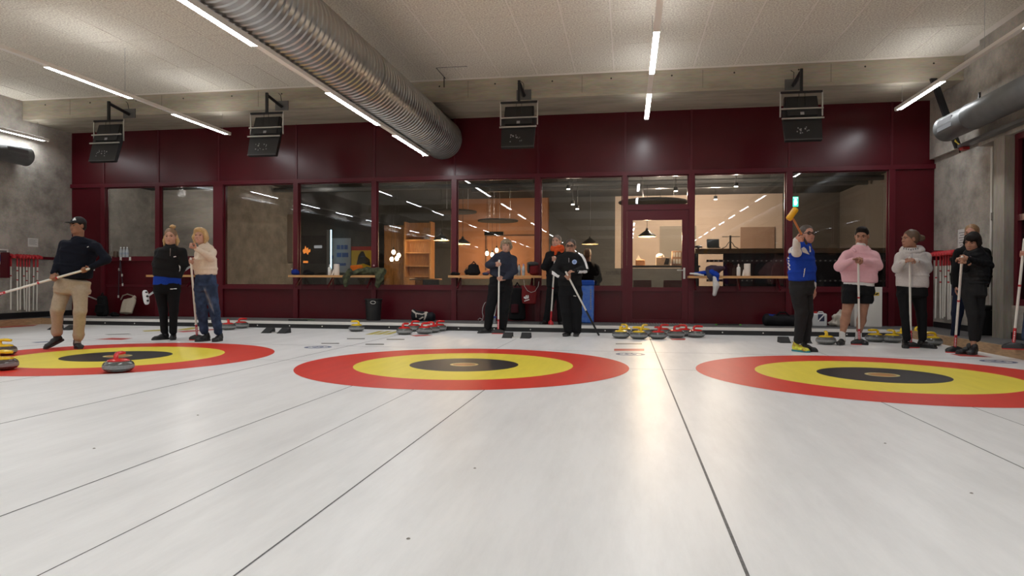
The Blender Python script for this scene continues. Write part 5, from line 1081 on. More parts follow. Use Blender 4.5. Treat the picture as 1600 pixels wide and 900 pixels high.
# ---- the man with glasses
p = Person('man with glasses in black polo with white sleeve stripes leaning on a delivery stick', (892, 525), 0, sk_b)
b0 = gnd_up(934.5, 524.5, .035); tp = p.P(884.5, 425.5, .30); sd = tp-b0
broom('white delivery stick with black lower end held by the man with glasses', tp, b0, None, 'brooms held by players', 'stick', .50, ())
eA = p.P(866, 424, .06); eB = p.P(914.5, 420, .05); WA = p.grip(b0+sd*.915, eA, sd, True); 
WB = p.P(899.5, 424, .27); p.hand(WB, -p.Rt*.95-p.Z*.05+p.T*.15, -p.Z*.8-p.T*.3, False, (.7,.8,.5), 1.05)
tor = [(394, 882.5, 903), (401, 875, 908), (412, 873.5, 910), (430, 873, 909), (446, 872.5, 909)]
aA = [(876.5, 404, 0, 6.8), (866, 424, .06, 6.4), (WA, 4.6)]; aB = [(907, 403, 0, 6.8), (914, 420, .05, 6.4), (WB, 4.6)]
lA = [(883, 461, 0, 10.6), (885, 488, .02, 9), (888, 516, 0, 7.4)]; lB = [(899.5, 461, 0, 10.6), (901, 488, .02, 9), (901, 516, 0, 7.4)]
p.head(373.5, 397, 891.5, -8, 0, neck=(892, 399, -.02), hair='grey', hair_m=h_sal)
p.body(tor, [aA, aB, lA, lB])
so = p.torso(tor, .135); p.limb(aA, so, .04); p.limb(aB, so, .04); p.traps(so, tor, aA, aB); so.cone(p.P(892.5, 395, -.06), p.P(892.5, 401, -.02), .062, .09, .03); so.plane(p.P(892, 452), -p.Z); j = p.add('polo_shirt', so, f_blk2, .010, .002)
patch(j, 'white_stripe', m_let, [(900.5, 394), (905, 393), (911, 399), (915, 406), (917.5, 414), (919, 420), (916, 420), (913.5, 411), (909, 402), (904.5, 397.5)])
patch(j, 'white_stripe', m_let, [(902.5, 423), (917, 422.4), (918, 426), (914, 427.3), (903, 427.3)]); patch(j, 'white_stripe', m_let, [(862.5, 423), (865.5, 424.5), (872, 429.5), (874.5, 430.5), (873, 433.6), (867, 433), (862.5, 428)])
dot(j, 'round_badge', M('badge', (.42,.55,.85), .6), 897.5, 409.3, 3.7); dot(j, 'badge_print', M('badge print', (.20,.32,.62), .6), 897.5, 409.3, 1.9, off=.006); patch(j, 'button_placket', M('placket', (.4,.4,.4), .5), [(888.5, 403), (889.3, 403), (889.3, 410), (888.5, 410)])
so = Solid()
so.cone(WA-(WA-eA).normalized()*.05, WA+(WA-eA).normalized()*.02, .040, .038, 0); p.add('glove_cuff', so, f_blk, .007, 0)
so = Solid(); d_ = (-p.Rt*.95-p.Z*.05).normalized(); so.cone(WB-d_*.02, WB+d_*.035, .038, .036, 0); p.add('glove_cuff', so, f_blk, .007, 0)
so = p.torso([(446, 873.5, 908), (461, 873, 909)], .125); p.limb(lA, so, .03); p.limb(lB, so, .03); t_ = p.add('trousers', so, f_blk, .011, .0024, 30); patch(t_, 'logo', m_let, [(896, 461.6), (900.5, 462), (900.5, 462.9), (896, 462.5)])
p.shoe(886, -22, .03, m_shoe2, m_sole); p.shoe(900, 4, .04, m_shoe2, m_sole); glasses(p, m_black, .0038)

# ---- the man in blue with the mallet
p = Person('man with glasses in blue and white jacket raising a yellow mallet', (1256, 549.5), 0, sk_d)
G = p.P(1254.2, 376, .56); m0 = p.P(1257.5, 379.5, .56); m1 = p.P(1240.5, 348.5, .60); sd = m1-m0
eA = p.P(1245, 396, .34); WA = p.grip(G, eA, sd, True, True, 1.05)
aA = [(1241, 393, .06, 7.5), (1245, 396, .34, 7), (WA, 5)]; WB = p.P(1270.5, 449, -.06); aB = [(1265, 394, -.05, 6.8), (1270, 420, -.10, 5.6), (WB, 4.4)]; p.hand(WB, -p.Z*.95+p.Rt*.1, -p.Rt*.3-p.T*.5, False, (.3,.35,.2))
tor = [(383, 1245, 1266), (391, 1235, 1268.5), (405, 1231.5, 1271), (425, 1232.5, 1271.5), (437, 1233.5, 1271.5)]
lA = [(1247.5, 457, .04, 13), (1252.5, 490, .07, 9.6), (1247.5, 531, .02, 7.4)]; lB = [(1260, 457, -.05, 11), (1262, 490, -.05, 8.6), (1259.5, 530, -.08, 7)]
p.head(352, 380, 1261, 34, 2, neck=(1257, 386, -.03), hair='grey', hair_m=h_sal)
p.body(tor, [aA, aB, lA, lB])
so = p.torso(tor, .15); p.limb(aB, so, .04); p.limb(aA[:2], so, .04); p.traps(so, tor, aA, aB); so.cone(p.P(1258, 379, -.02), p.P(1257, 386, -.01), .075, .10, .03); so.plane(p.P(1252, 441.5), -p.Z+p.Rt*-.18); j = p.add('jacket', so, f_blue, .010, .0018)
so = p.limb([(p.P(1243.5, 394.5, .22), 7.3), (1245, 396, .34, 7.2), (WA, 5.1)]); p.add('white_sleeve', so, f_white, .010, .0018)
patch(j, 'white_yoke', f_white, [(1231, 393), (1233.5, 386), (1239, 381), (1241, 383), (1236.5, 390), (1237, 395), (1231, 396)]); patch(j, 'white_panel', f_white, [(1252, 388), (1256, 386), (1259, 388.5), (1264.5, 398), (1254, 394)])
patch(j, 'white_collar_edge', f_white, [(1264, 384), (1266, 386), (1266.5, 394), (1264.5, 394)]); patch(j, 'pocket_stripe', f_white, [(1256.7, 419.5), (1258.3, 419), (1256.3, 432), (1255, 433)]); patch(j, 'white_cuff', f_white, [(1268.8, 442), (1272.5, 446), (1272.5, 451), (1269, 449)])
for k, (x, y) in enumerate(((1231.8, 402), (1232.2, 406), (1232, 410), (1233.5, 413), (1232.2, 416), (1233.8, 419))): patch(j, 'back_lettering', f_white, [(x-.9, y), (x+1.4, y+.4), (x+1.8, y+2.6), (x-.6, y+2.8)], st=.4)
so = Solid().cone(WB-p.Z*-.045, WB+p.Z*.002, .042, .040, 0); p.add('cuff', so, f_white, .007, 0)
so = p.torso([(436, 1234, 1271), (450, 1234.5, 1270.5), (458, 1235.5, 1270)], .13); p.limb(lA, so, .03); p.limb(lB, so, .03); p.add('trousers', so, f_gry, .011, .0022, 30)
m_neon = M('neon shoe', (.55, .62, .04), .5, var=.5, scale=18, var2=(.35, .12, .03)); p.shoe(1251.5, 52, .03, m_neon, M('teal sole', (.03, .22, .26), .5)); p.shoe(1264, 50, -.05, m_shoe, m_sole); glasses(p, m_black, .0042)
t = thing('mallet', 'yellow rubber mallet with wooden handle raised by the man in blue', 'mallet', m0); hx = (p.P(1245, 332, .6)-p.P(1233, 349, .6)).normalized(); hc = (p.P(1244.5, 332.5, .6)+p.P(1233.5, 349.5, .6))/2 - m0
MB().cyl((0,0,0), (m1-m0)*1.02, .0135, n=12).build('handle', M('mallet wood', (.50, .17, .05), .5), t, True); MB().cyl(-(m1-m0)*.18, (m1-m0)*.28, .0155, n=12).build('grip', M('mallet grip', (.05,.03,.025), .6), t, True)
Rm = .040; Lm = .088; MB().lathe([(Rm*.75, -Lm), (Rm*.98, -Lm*.88), (Rm*1.02, -Lm*.5), (Rm*.96, 0), (Rm*1.02, Lm*.5), (Rm*.98, Lm*.88), (Rm*.75, Lm)], hc, 24, hx).build('mallet_head', M('yellow rubber', (.80, .40, .012), .4), t, True)

# ---- the man in pink
p = Person('man in pink fleece and black shorts resting both hands on his broom', (1331, 538.5), 0, sk_c)
b0 = gnd_up(1342.5, 538.5, .063); tp = p.P(1340.8, 404.5, .34); sd = tp-b0
broom('white broom with red ring under the hands of the man in pink', tp, b0, (1,.05,0), 'brooms held by players', 'black', .19, (.53,))
eA = p.P(1312, 416, .06); eB = p.P(1370.5, 416, .06)
WA = p.P(1331.5, 407.5, .30); p.hand(WA, p.Rt*.9+p.Z*.25+p.T*.25, -p.Z*.7+p.T*.1-p.Rt*.2, True, (.75,.9,.6), 1.08); WB = p.grip(b0+sd*.955, eB, sd, False, True, 1.08)
tor = [(384, 1334, 1357), (395.5, 1321, 1366.5), (407, 1318.5, 1367.5), (425, 1317.5, 1368), (440, 1317.5, 1367)]
aA = [(1322.5, 399.5, 0, 8), (1312.5, 416, .06, 8.2), (WA, 5)]; aB = [(1365, 399, 0, 8), (1370.5, 416, .06, 8.2), (WB, 5)]
sA = [(1328, 464, .0, 10.5), (1322.5, 489, .03, 7), (1320.5, 501, -.01, 7.4), (1316, 522, 0, 4.3)]; sB = [(1350, 464, .0, 10.5), (1347.5, 489, .02, 7), (1346, 501, -.02, 7.2), (1341.5, 522, -.05, 4.3)]
p.head(355.5, 383, 1346.5, -8, -12, neck=(1345, 389, -.02), hair='short', hair_m=h_dark, beard=M('stubble', (.05,.028,.02), .8))
so = Solid(); p.limb(sA, so, .02); p.limb(sB, so, .02); p.nets.append(so.net(.0085))
p.body(tor, [aA, aB, sA[:2], sB[:2]])
so = p.torso(tor, .14); p.limb(aA, so, .04); p.limb(aB, so, .04); p.traps(so, tor, aA, aB); so.plane(p.P(1342, 445), -p.Z); j = p.add('fleece', so, f_pink, .010, .003, 30)
so = Solid()
for q in (-1, 1): so.chain([p.P(1345.5+q*9, 387, -.05), p.P(1345.5+q*12, 390.5, .06), p.P(1345.5+q*9, 393.5, .12)], [.028, .026, .018], .02)
so.chain([p.P(1336.5, 387, -.05), p.P(1345.5, 386, -.09), p.P(1354.5, 387, -.05)], [.028]*3, .02); p.add('collar', so, f_pink, .008, .001, parent=j)
so = Solid().ecap(p.P(1345, 385, .01), p.P(1345, 391, .04), .075, .075, .06, .08, p.Rt, p.T, .01); p.add('undershirt', so, f_white, .009, 0)
so = p.torso([(438, 1320.5, 1364.5), (450, 1319.5, 1363.5)], .122); so.plane(p.P(1342, 450.8), -p.Z); p.add('shirt_hem', so, f_white, .010, .0018)
so = p.torso([(447, 1318, 1364), (458, 1316.5, 1363.5)], .13); p.limb([(1328, 460, .0, 12.5), (1327.5, 470, .03, 12.3)], so, .02); p.limb([(1352, 460, .0, 12), (1352.5, 468, .03, 12)], so, .02); so.plane(p.P(1342, 474.5), -p.Z); p.add('shorts', so, f_blk, .011, .002)
for x in (1316, 1341.5): so = p.limb([(x, 520, 0 if x < 1320 else -.05, 4.9), (x, 531, 0 if x < 1320 else -.05, 5.2)]); p.add('sock', so, f_white, .008, 0)
p.shoe(1314.5, -14, .05, m_shoe, m_sole); p.shoe(1346, 38, -.04, m_shoe, m_sole)

# ---- the woman in the white jacket
p = Person('woman in white hooded jacket looking left, hands folded on her broom', (1434, 543.5), 0, sk_c)
b0 = gnd_up(1423, 543.5, .063); tp = p.P(1421.6, 403.5, .30); sd = tp-b0
broom('white broom under the hands of the woman in the white jacket', tp, b0, (1,.05,0), 'brooms held by players', 'black', .20, ())
eA = p.P(1402, 419, .07); eB = p.P(1449, 419, .07)
WA = p.P(1411.5, 410.5, .28); p.hand(WA, p.Rt*.85+p.Z*.3+p.T*.15, -p.Z*.6-p.T*.3, True, (.5,.7,.5)); WB = p.P(1432, 408.5, .30); p.hand(WB, -p.Rt*.75+p.Z*.35+p.T*.15, -p.Z*.8-p.Rt*.2, False, (.7,.8,.6))
tor = [(389, 1412, 1438), (398, 1406, 1447), (411, 1403.5, 1448.5), (430, 1403.5, 1448), (447, 1402.5, 1447)]
aA = [(1406.5, 401, 0, 7.3), (1402, 419, .07, 7.4), (WA, 4.6)]; aB = [(1446, 401, 0, 7.3), (1449, 419, .07, 7.4), (WB, 4.6)]
lA = [(1413, 462, 0, 11), (1415, 492, .02, 7.6), (1417, 528, 0, 6.4)]; lB = [(1435.5, 462, 0, 11), (1440, 492, .02, 7.6), (1441.5, 528, 0, 6.4)]
p.head(359.5, 387, 1422, -58, 0, neck=(1425, 393, -.02), female=True, hair='bun', hair_m=h_brn)
L, sc = p.L, p.hk; so = Solid().ell(L(0,-.150,.01), [.045*sc,.045*sc,.042*sc], None, 0); so.cone(L(0,-.10,.03), L(0,-.14,.01), .04*sc, .03*sc, .02); p.add('hair_bun', so, h_brn, .007, .0016, 90, parent=p.parts['hair'])
p.body(tor, [aA, aB, lA, lB])
so = p.torso(tor, .135); p.limb(aA, so, .04); p.limb(aB, so, .04); p.traps(so, tor, aA, aB); so.plane(p.P(1424, 455), -p.Z); so.plane(p.P(1413, 453.2), (-p.Z-p.Rt*.28)); so.plane(p.P(1437, 453.2), (-p.Z+p.Rt*.28)); j = p.add('jacket', so, f_wind, .010, .003, 30)
so = Solid()
for k in range(2):
    c = p.P(1425, 388.5+3*k, -.01); R_ = .10+.015*k; pts = [c + p.Rt*(R_*1.15*math.cos(a)) + p.T*(R_*math.sin(a)) - p.Z*(.025*math.sin(a)) for a in np.linspace(0, 2*math.pi, 16)]; so.chain(pts, [.030]*16, .02)
hd = p.add('hood', so, f_wind, .009, .001, parent=j); m_pat = M('hood print', (.12,.11,.11), .8)
for k in range(7): patch(hd, 'hood_print', m_pat, [(1411.5+3.6*k, 389.5+abs(k-3)*-.6), (1413.6+3.6*k, 389+abs(k-3)*-.6), (1413+3.6*k, 392+abs(k-3)*-.6), (1411.8+3.6*k, 391.5+abs(k-3)*-.6)], st=.4)
patch(j, 'zip', M('zip grey', (.42,.40,.40), .5), [(1424.6, 396), (1426, 396), (1426.6, 454), (1425.4, 454)])
so = p.torso([(446, 1404, 1446), (462, 1404, 1446.5)], .12); p.limb(lA, so, .03); p.limb(lB, so, .03); p.add('trousers', so, f_blk, .011, .0016)
p.shoe(1415, 6, .0, m_shoe, m_sole); p.shoe(1448.5, 62, .03, m_shoe, m_sole)

# ---- the tall person behind
p = Person('tall person in black top and dark jeans half hidden behind the vest woman', (1504, 537.5), 0, sk_d)
tor = [(382, 1507, 1531), (391, 1494, 1543), (405, 1491, 1546), (430, 1490, 1543), (446, 1490, 1540)]
WA = p.P(1493.5, 447, .02); WB = p.P(1541, 440, 0); p.hand(WA, -p.Z, p.Rt, True, (.4,.4,.3)); p.hand(WB, -p.Z, -p.Rt, False, (.4,.4,.3))
aA = [(1498, 395, 0, 7.2), (1494, 420, 0, 6.6), (WA, 5.2)]; aB = [(1540, 395, 0, 7.2), (1546, 418, 0, 6.6), (WB, 5.2)]
lA = [(1500, 462, 0, 10), (1495.5, 490, .0, 8), (1492.5, 522, 0, 6.6)]; lB = [(1523, 462, 0, 10), (1525, 490, 0, 8), (1523, 522, 0, 6.6)]
p.head(351, 379, 1518, -14, 0, neck=(1519, 386, -.02), female=True, hair='grey', hair_m=h_rb)
p.body(tor, [aA, aB, lA, lB])
so = p.torso(tor, .13); p.limb(aA, so, .04); p.limb(aB, so, .04); p.traps(so, tor, aA, aB); so.plane(p.P(1515, 452), -p.Z); p.add('top', so, f_blk, .011, .002)
so = p.torso([(446, 1491, 1538), (462, 1491, 1536)], .12); p.limb(lA, so, .03); p.limb(lB, so, .03); p.add('jeans', so, f_djean, .011, .002)
p.shoe(1492, -4, .05, m_shoe, m_sole); p.shoe(1523, 8, .0, m_shoe, m_sole)

# ---- the woman in the black vest
p = Person('dark-haired woman in black padded vest leaning on a broom at the right', (1514, 553), 0, sk_b)
b0 = gnd_up(1492, 551, .063); tp = p.P(1503.6, 402.5, .34); sd = tp-b0
broom('white broom with red ring leaned on by the woman in the black vest', tp, b0, (1,.1,0), 'brooms held by players', 'black', .20, (.53,))
eB = p.P(1546, 415, .08); eA = p.P(1508, 421, .16); WB = p.grip(b0+sd*.965, eB, sd, False); WA = p.P(1512, 411.5, .33); p.hand(WA, -p.Rt*.7+p.Z*.65, -p.Rt*.3-p.T*.4-p.Z*.5, True, (.8,.9,.6))
tor = [(388, 1508, 1532), (397, 1505, 1540), (410, 1503, 1544), (430, 1503, 1542), (443, 1503.5, 1539)]
aA = [(1509, 401, .03, 6.4), (1508, 421, .16, 5.8), (WA, 4.4)]; aB = [(1539, 401, 0, 7.2), (1546, 415, .08, 6.6), (WB, 4.6)]
lA = [(1513, 461, .02, 10), (1520, 491, .06, 8.4), (1521, 529, .02, 6.6)]; lB = [(1529, 461, 0, 10), (1529, 491, -.02, 8.4), (1525.5, 529, -.06, 6.6)]
p.head(364.5, 391, 1519.5, -26, -18, roll=-6, neck=(1521, 394, -.04), female=True, tw=.05, hair='fringe', hair_m=h_dark)
so = p.limb([(1521, 520, .02, 4.8), (1521, 543, .02, 4.6)]); p.nets.append(so.net(.009))
p.body(tor, [aA, aB, lA, lB])
so = p.torso(tor, .125); p.traps(so, tor, aA, aB); so.cone(p.P(1519.5, 388.5, .02), p.P(1520, 394, .0), .072, .09, .03); so.plane(p.P(1520, 447.5), -p.Z)
for k in range(6): so.ecap(p.P(1522.5, 414+k*5.6, 0), p.P(1522.5, 415+k*5.6, 0), 19.4*p.px, .131, 19.4*p.px, .131, p.Rt, p.T, .004, .16)
j = p.add('padded_vest', so, fabric('vest nylon', (.011,.011,.012), .5), .009, .0014); p.add('sleeve', p.limb(aA), f_blk, .010, .0018); p.add('sleeve', p.limb(aB), f_blk, .010, .0018)
dot(j, 'chest_emblem', M('vest emblem', (.05,.07,.12), .6), 1516, 402, 2.2)
so = p.torso([(442, 1504, 1538), (461, 1503.5, 1538.5)], .12); p.limb(lA, so, .03); p.limb(lB, so, .03); p.add('trousers', so, f_gry, .011, .0016)
p.shoe(1508, -42, .0, m_shoe, m_sole); p.shoe(1520, -16, .10, m_shoe, m_sole)

# ---- the person cut by the right edge
p = Person('person in jeans mostly outside the right picture edge, hand on a broom', (1608, 544), DECK, sk_d)
b0 = p.P(1584, 530, .22); b0.z = DECK+.063; tp = p.P(1601, 376, .30); sd = tp-b0
broom('white and red broom at the right picture edge', tp, b0, (1,-.3,0), 'brooms held by players', 'black', .20, (.56,))
eA = p.P(1613, 420, .05); WA = p.grip(b0+sd*.86, eA, sd, True)
tor = [(352, 1624, 1646), (362, 1611, 1660), (380, 1610, 1660), (410, 1610, 1660), (440, 1610, 1660)]
aA = [(1614, 366, 0, 8), (1614, 410, .04, 7), (WA, 4.6)]; WB = p.P(1662, 440, .05); aB = [(1658, 366, 0, 8), (1665, 405, 0, 7), (WB, 5)]; p.hand(WB, -p.Z, -p.Rt, False, (.4,.4,.3))
lA = [(1622, 445, 0, 13), (1612, 490, .04, 10), (1605, 527, .02, 8)]; lB = [(1646, 445, 0, 13), (1648, 490, .02, 10), (1648, 527, 0, 8)]
p.head(318, 349, 1635, -30, 0, neck=(1635, 356, -.02), hair='short', hair_m=h_lb)
p.body(tor, [aA, aB, lA, lB])
so = p.torso(tor, .13); p.limb(aA, so, .04); p.limb(aB, so, .04); p.traps(so, tor, aA, aB); p.add('pullover', so, f_gry, .012, .002)
so = p.torso([(432, 1610, 1659), (448, 1610, 1659)], .12); p.limb(lA, so, .03); p.limb(lB, so, .03); p.add('jeans', so, f_jean, .012, .002)
p.shoe(1598, -55, .06, m_shoe, m_sole); p.shoe(1648, 10, .0, m_shoe, m_sole)

# ---- the person seated behind the glass
p = Person('dark figure seated behind the window, right of the man with glasses', (922, 440), DECK, sk_c, Y=15.4); p.root.location.z = DECK
tor = [(408, 910, 926), (415, 902, 934), (428, 898, 937), (445, 900, 936), (462, 902, 934)]
aA = [(904, 418, 0, 5.5), (899, 436, .0, 5), (905, 450, -.2, 4)]; aB = [(932, 418, 0, 5.5), (936, 436, 0, 5), (930, 450, -.2, 4)]
lA = [(909, 463, 0, 6.5), (908, 464, -.42, 6), (908, 490, -.45, 4.5)]; lB = [(927, 463, 0, 6.5), (928, 464, -.42, 6), (928, 490, -.45, 4.5)]
p.head(389, 406, 918, 170, 0, neck=(918, 411, 0), hair='short', hair_m=h_lb)
p.hand(p.P(905, 451, -.22), -p.T, -p.Z, True, (.4,.4,.3)); p.hand(p.P(930, 451, -.22), -p.T, -p.Z, False, (.4,.4,.3))
p.body(tor, [aA, aB, lA, lB])
so = p.torso(tor, .13); p.limb(aA, so, .04); p.limb(aB, so, .04); p.traps(so, tor, aA, aB); p.add('jacket', so, f_blk, .014, .002); so = Solid(); p.limb(lA, so); p.limb(lB, so); p.add('trousers', so, f_gry, .014, .002)
p.shoe(908, 180, -.52, m_shoe, m_sole); p.shoe(928, 180, -.52, m_shoe, m_sole)
q = p.P(918, 470); t = thing('stool', 'dark stool under the seated figure behind the window', 'stool', (q.x, q.y, DECK)); MB().lathe([(.16,.40),(.17,.41),(.17,.44),(.16,.45)], (0,0,0), 20).build('seat', m_chk, t, True)
for a in range(4): MB().cyl((.1*math.cos(a*1.57), .1*math.sin(a*1.57), .41), (.17*math.cos(a*1.57), .17*math.sin(a*1.57), 0), .012, n=6).build('leg', m_black, t)
# ------------------------------------------------------------------ bags, bins and loose things on the deck and shelves
def YD(px, py): return gnd(px, py, DECK)          # a point on the deck
def deckpt(px, Y): p = atY(px, 500, Y); return Vector((p.x, Y, DECK))
def soft(t, name, so, m, h=.009, wr=.002, wf=45., parent=None):
    o = solid_obj(name, [so.net(h, wr, wf)], m, t)
    if parent is not None: o.parent = parent
    return o
X_, Y_, Z_ = Vector((1,0,0)), Vector((0,1,0)), Vector((0,0,1))
S1 = 13.55/F_PX*1.0
def at(px, py, Y): return atY(px, py, Y)
# cream tote bag
c = deckpt(198, 13.62); t = thing('tote_bag', 'cream tote bag with a strap slouching against the burgundy wall', 'bag', c)
so = Solid().ecap(at(197, 489, 13.6), at(203, 468, 13.72), .165, .07, .13, .035, X_, Y_, .02, .3); so.ecap(at(206, 470, 13.72), at(211, 463.5, 13.74), .06, .03, .03, .025, X_, Y_, .03); so.plane(c+Z_*.002, -Z_); soft(t, 'bag_body', so, fabric('cream canvas', (.50,.44,.36)), wr=.005, wf=25)
soft(t, 'strap', Solid().chain([at(189, 468, 13.72), at(192, 462, 13.72), at(199, 459.5, 13.74), (at(207, 462, 13.74)), at(212, 466, 13.72)], [.014]*5, .01), fabric('strap tan', (.30,.25,.20)), .006, 0)
c = deckpt(178, 13.6); t = thing('dark_pouch', 'small black pouch on the deck beside the cream tote', 'pouch', c); soft(t, 'pouch_body', Solid().ell(c+Z_*.05, (.10,.07,.055), None, 0).ell(c+Z_*.03+X_*.08, (.06,.06,.03), None, .03).plane(c+Z_*.002, -Z_), f_blk)
c = deckpt(160, 13.62); t = thing('black_backpack', 'black backpack on the deck behind the man in the cap', 'backpack', c); soft(t, 'pack_body', Solid().ecap(c+Z_*.06, c+Z_*.42, .15, .10, .12, .07, X_, Y_, .03).ecap(c+Z_*.1-Y_*.1, c+Z_*.25-Y_*.1, .10, .04, .09, .03, X_, Y_, .02).plane(c+Z_*.002, -Z_), f_blk); soft(t, 'top_loop', Solid().chain([c+Z_*.47-X_*.03, c+Z_*.53, c+Z_*.47+X_*.03], [.012]*3, .01), f_blk, .006, 0)
# black bin with a handle
def bin_(px, Y, R0, R1, H, label, ring_):
    c = deckpt(px, Y); t = thing('waste_bin', label, 'bin', c); MB().lathe([(R0*.2,.004),(R0,.0),(R0+.004,.02),(R1-.004,H-.03),(R1+.012,H-.025),(R1+.014,H-.005),(R1+.004,H),(R1-.010,H-.004),(R0-.012,.02),(R0*.2,.015)], (0,0,0), 36, cap=False).build('bin_body', m_rubber, t, True)
    if ring_: MB().tube([(R1*.35+.05*math.cos(a)*1.1, -R1*.98-.012, H-.075+.03*math.sin(a)) for a in np.linspace(0, 2*math.pi, 14, endpoint=False)], .006, 6, closed=True).build('grip_ring', m_alu, t, True)
    MB().lathe([(R1+.006, H-.09), (R1+.010, H-.085), (R1+.006, H-.08)], (0,0,0), 36, cap=False).build('rib', m_rubber, t, True)
bin_(583.5, 13.45, .145, .175, .455, 'round black bin with a metal ring standing below the shelf', True)
c = YD(1540, 524); c.y += .1; t = thing('waste_bin', 'square black bin with a flap lid beside the concrete column', 'bin', c); MB().rbox(-.12, .12, -.12, .12, 0, .40, .03).build('bin_body', m_black, t, True); MB().rbox(-.128, .128, -.128, .128, .40, .47, .03).build('lid', M('bin lid', (.02,.02,.02), .35), t, True)
# duffel with pale straps
c = deckpt(661, 13.5); t = thing('duffel_bag', 'black duffel bag with pale straps on the deck behind the red stones', 'bag', c)
so = Solid().ecap(c+X_*-.17+Z_*.10, c+X_*.2+Z_*.085, .105, .105, .085, .10, Y_, Z_, .02).ell(c-X_*.2+Z_*.19, (.05,.05,.05), None, .04).plane(c+Z_*.002, -Z_); dfl = soft(t, 'bag_body', so, fabric('black nylon', (.010,.011,.015), .6), wr=.004, wf=35)
m_str = fabric('pale strap', (.46,.41,.36))
for poly in ([(642, 485), (645, 484), (650, 488.5), (660, 490.5), (668, 487.5), (668.5, 489), (660, 492), (649, 490.5)], [(663, 487), (667, 486), (667, 492), (664, 500), (661.5, 500), (663.5, 493)], [(649, 490), (650.5, 490), (651, 496), (649.5, 496)], [(654, 498), (661, 494.5), (662, 496), (656, 499.5)], [(668, 485), (678, 487), (678, 488), (668, 486.2)], [(640, 482), (643, 480), (644.5, 484), (641.5, 486.5)]): patch(dfl, 'strap', m_str, poly, st=.35)
# black backpack behind the middle woman, silver cord, leaning brush
c = deckpt(808, 13.55); t = thing('trolley_bag', 'tall black bag standing behind the woman with the fringe', 'bag', c); soft(t, 'bag_body', Solid().ecap(c+Z_*.08, c+Z_*.66, .17, .12, .15, .10, X_, Y_, .03, .4).plane(c+Z_*.002, -Z_), f_blk); soft(t, 'front_pocket', Solid().ecap(c+Z_*.20-Y_*.12-X_*.02, c+Z_*.36-Y_*.12-X_*.02, .085, .03, .08, .025, X_, Y_, .02, .5), fabric('maroon cloth2', (.05,.010,.014))); soft(t, 'carry_loop', Solid().chain([c+Z_*.72-X_*.05, c+Z_*.80, c+Z_*.72+X_*.05], [.012]*3, .01), f_blk, .006, 0)
c = deckpt(757, 13.35); t = thing('silver_cord', 'silver loop of cord hanging behind the woman with the fringe', 'cord', c); MB().tube([at(x, y, 13.4) for x, y in ((753, 499), (750, 497), (747, 499), (749, 503), (754, 500), (755, 494), (753.5, 488), (754.5, 480), (757, 474), (759, 472))], .006, 6).build('cord', M('silver cord', (.5,.5,.5), .4), None, True); o = bpy.data.objects[-1] if False else None
cord = [q for q in bpy.data.objects if q.name.startswith('cord') and q.parent is None][-1]; cord.parent = t
for v in cord.data.vertices: v.co -= t.location
b0 = deckpt(771.5, 13.1)+Z_*.10; broom('pale brush with a blue head leaning behind the woman with the fringe', at(781, 440, 13.75), b0, (1,0,0), 'loose brooms', 'none', .0, ()); t = [q for q in bpy.data.objects if q.name.startswith('curling_broom')][-1]
tt = sorted([q for q in bpy.data.objects if q.get('label', '').startswith('pale brush')], key=lambda q: q.name)[-1]; MB().box(-.045, .045, -.03, .03, .0, .035).build('brush_head', M('blue plastic', (.02,.05,.30), .4), tt); MB().box(-.042, .042, -.027, .027, -.10, .0).build('bristles', M('bristles', (.25,.26,.28), .8), tt)
# red drawstring bag on the shelf end
q = at(829, 448, 13.42); t = thing('drawstring_bag', 'red drawstring bag with a white leaf mark hanging from the shelf', 'bag', q)
so = Solid().ecap(at(828, 474, 13.45), at(828.5, 447, 13.45), .125, .030, .155, .035, X_, Y_, .02, .5); rb = soft(t, 'bag_body', so, fabric('red nylon', (.16,.012,.014), .6), wr=.004, wf=28)
for poly in ([(818.3, 463.8), (821, 463.2), (822.6, 466.2), (821.8, 467.5), (818.6, 466)], [(824.6, 460.6), (826, 461.5), (826.3, 465), (824.8, 466.8), (824, 465.4)], [(821.3, 461.6), (823.2, 461), (824, 466), (823, 467.2), (821.8, 464.5)], [(819, 469.8), (827, 467.2), (827.2, 468.6), (819.3, 471.2)]): patch(rb, 'leaf_mark', m_let, poly, st=.3)
MB().tube([Vector(at(x, y, 13.40))-q for x, y in ((818.5, 437), (819.5, 447), (824, 454), (830, 457), (836, 455), (841, 447), (842, 440))], .006, 6).build('cord', M('grey cord', (.40,.38,.36), .8), t, True)
# tall blue patterned bag
c = deckpt(918, 13.45); t = thing('broom_bag', 'tall blue patterned bag leaning by the wall right of the man with glasses', 'bag', c)
m_bb = M('blue print', (.012, .07, .36), .5, var=.6, scale=14, var2=(.10,.22,.55)); soft(t, 'bag_body', Solid().box(c+Z_*.40, (.125,.075,.40), None, .035, 0).plane(c+Z_*.002, -Z_), m_bb, .011, .003, 22); soft(t, 'lid_flap', Solid().box(c+Z_*.80-Y_*.003, (.134,.082,.055), None, .025, 0), fabric('blue flap', (.010,.06,.34), .6), .009, .001)
for k in range(9): MB().box(.058, .074, -.082, -.0785, .28+k*.046, .28+k*.046+.030).build('gold_lettering', M('gold print', (.35,.28,.16), .5), t)
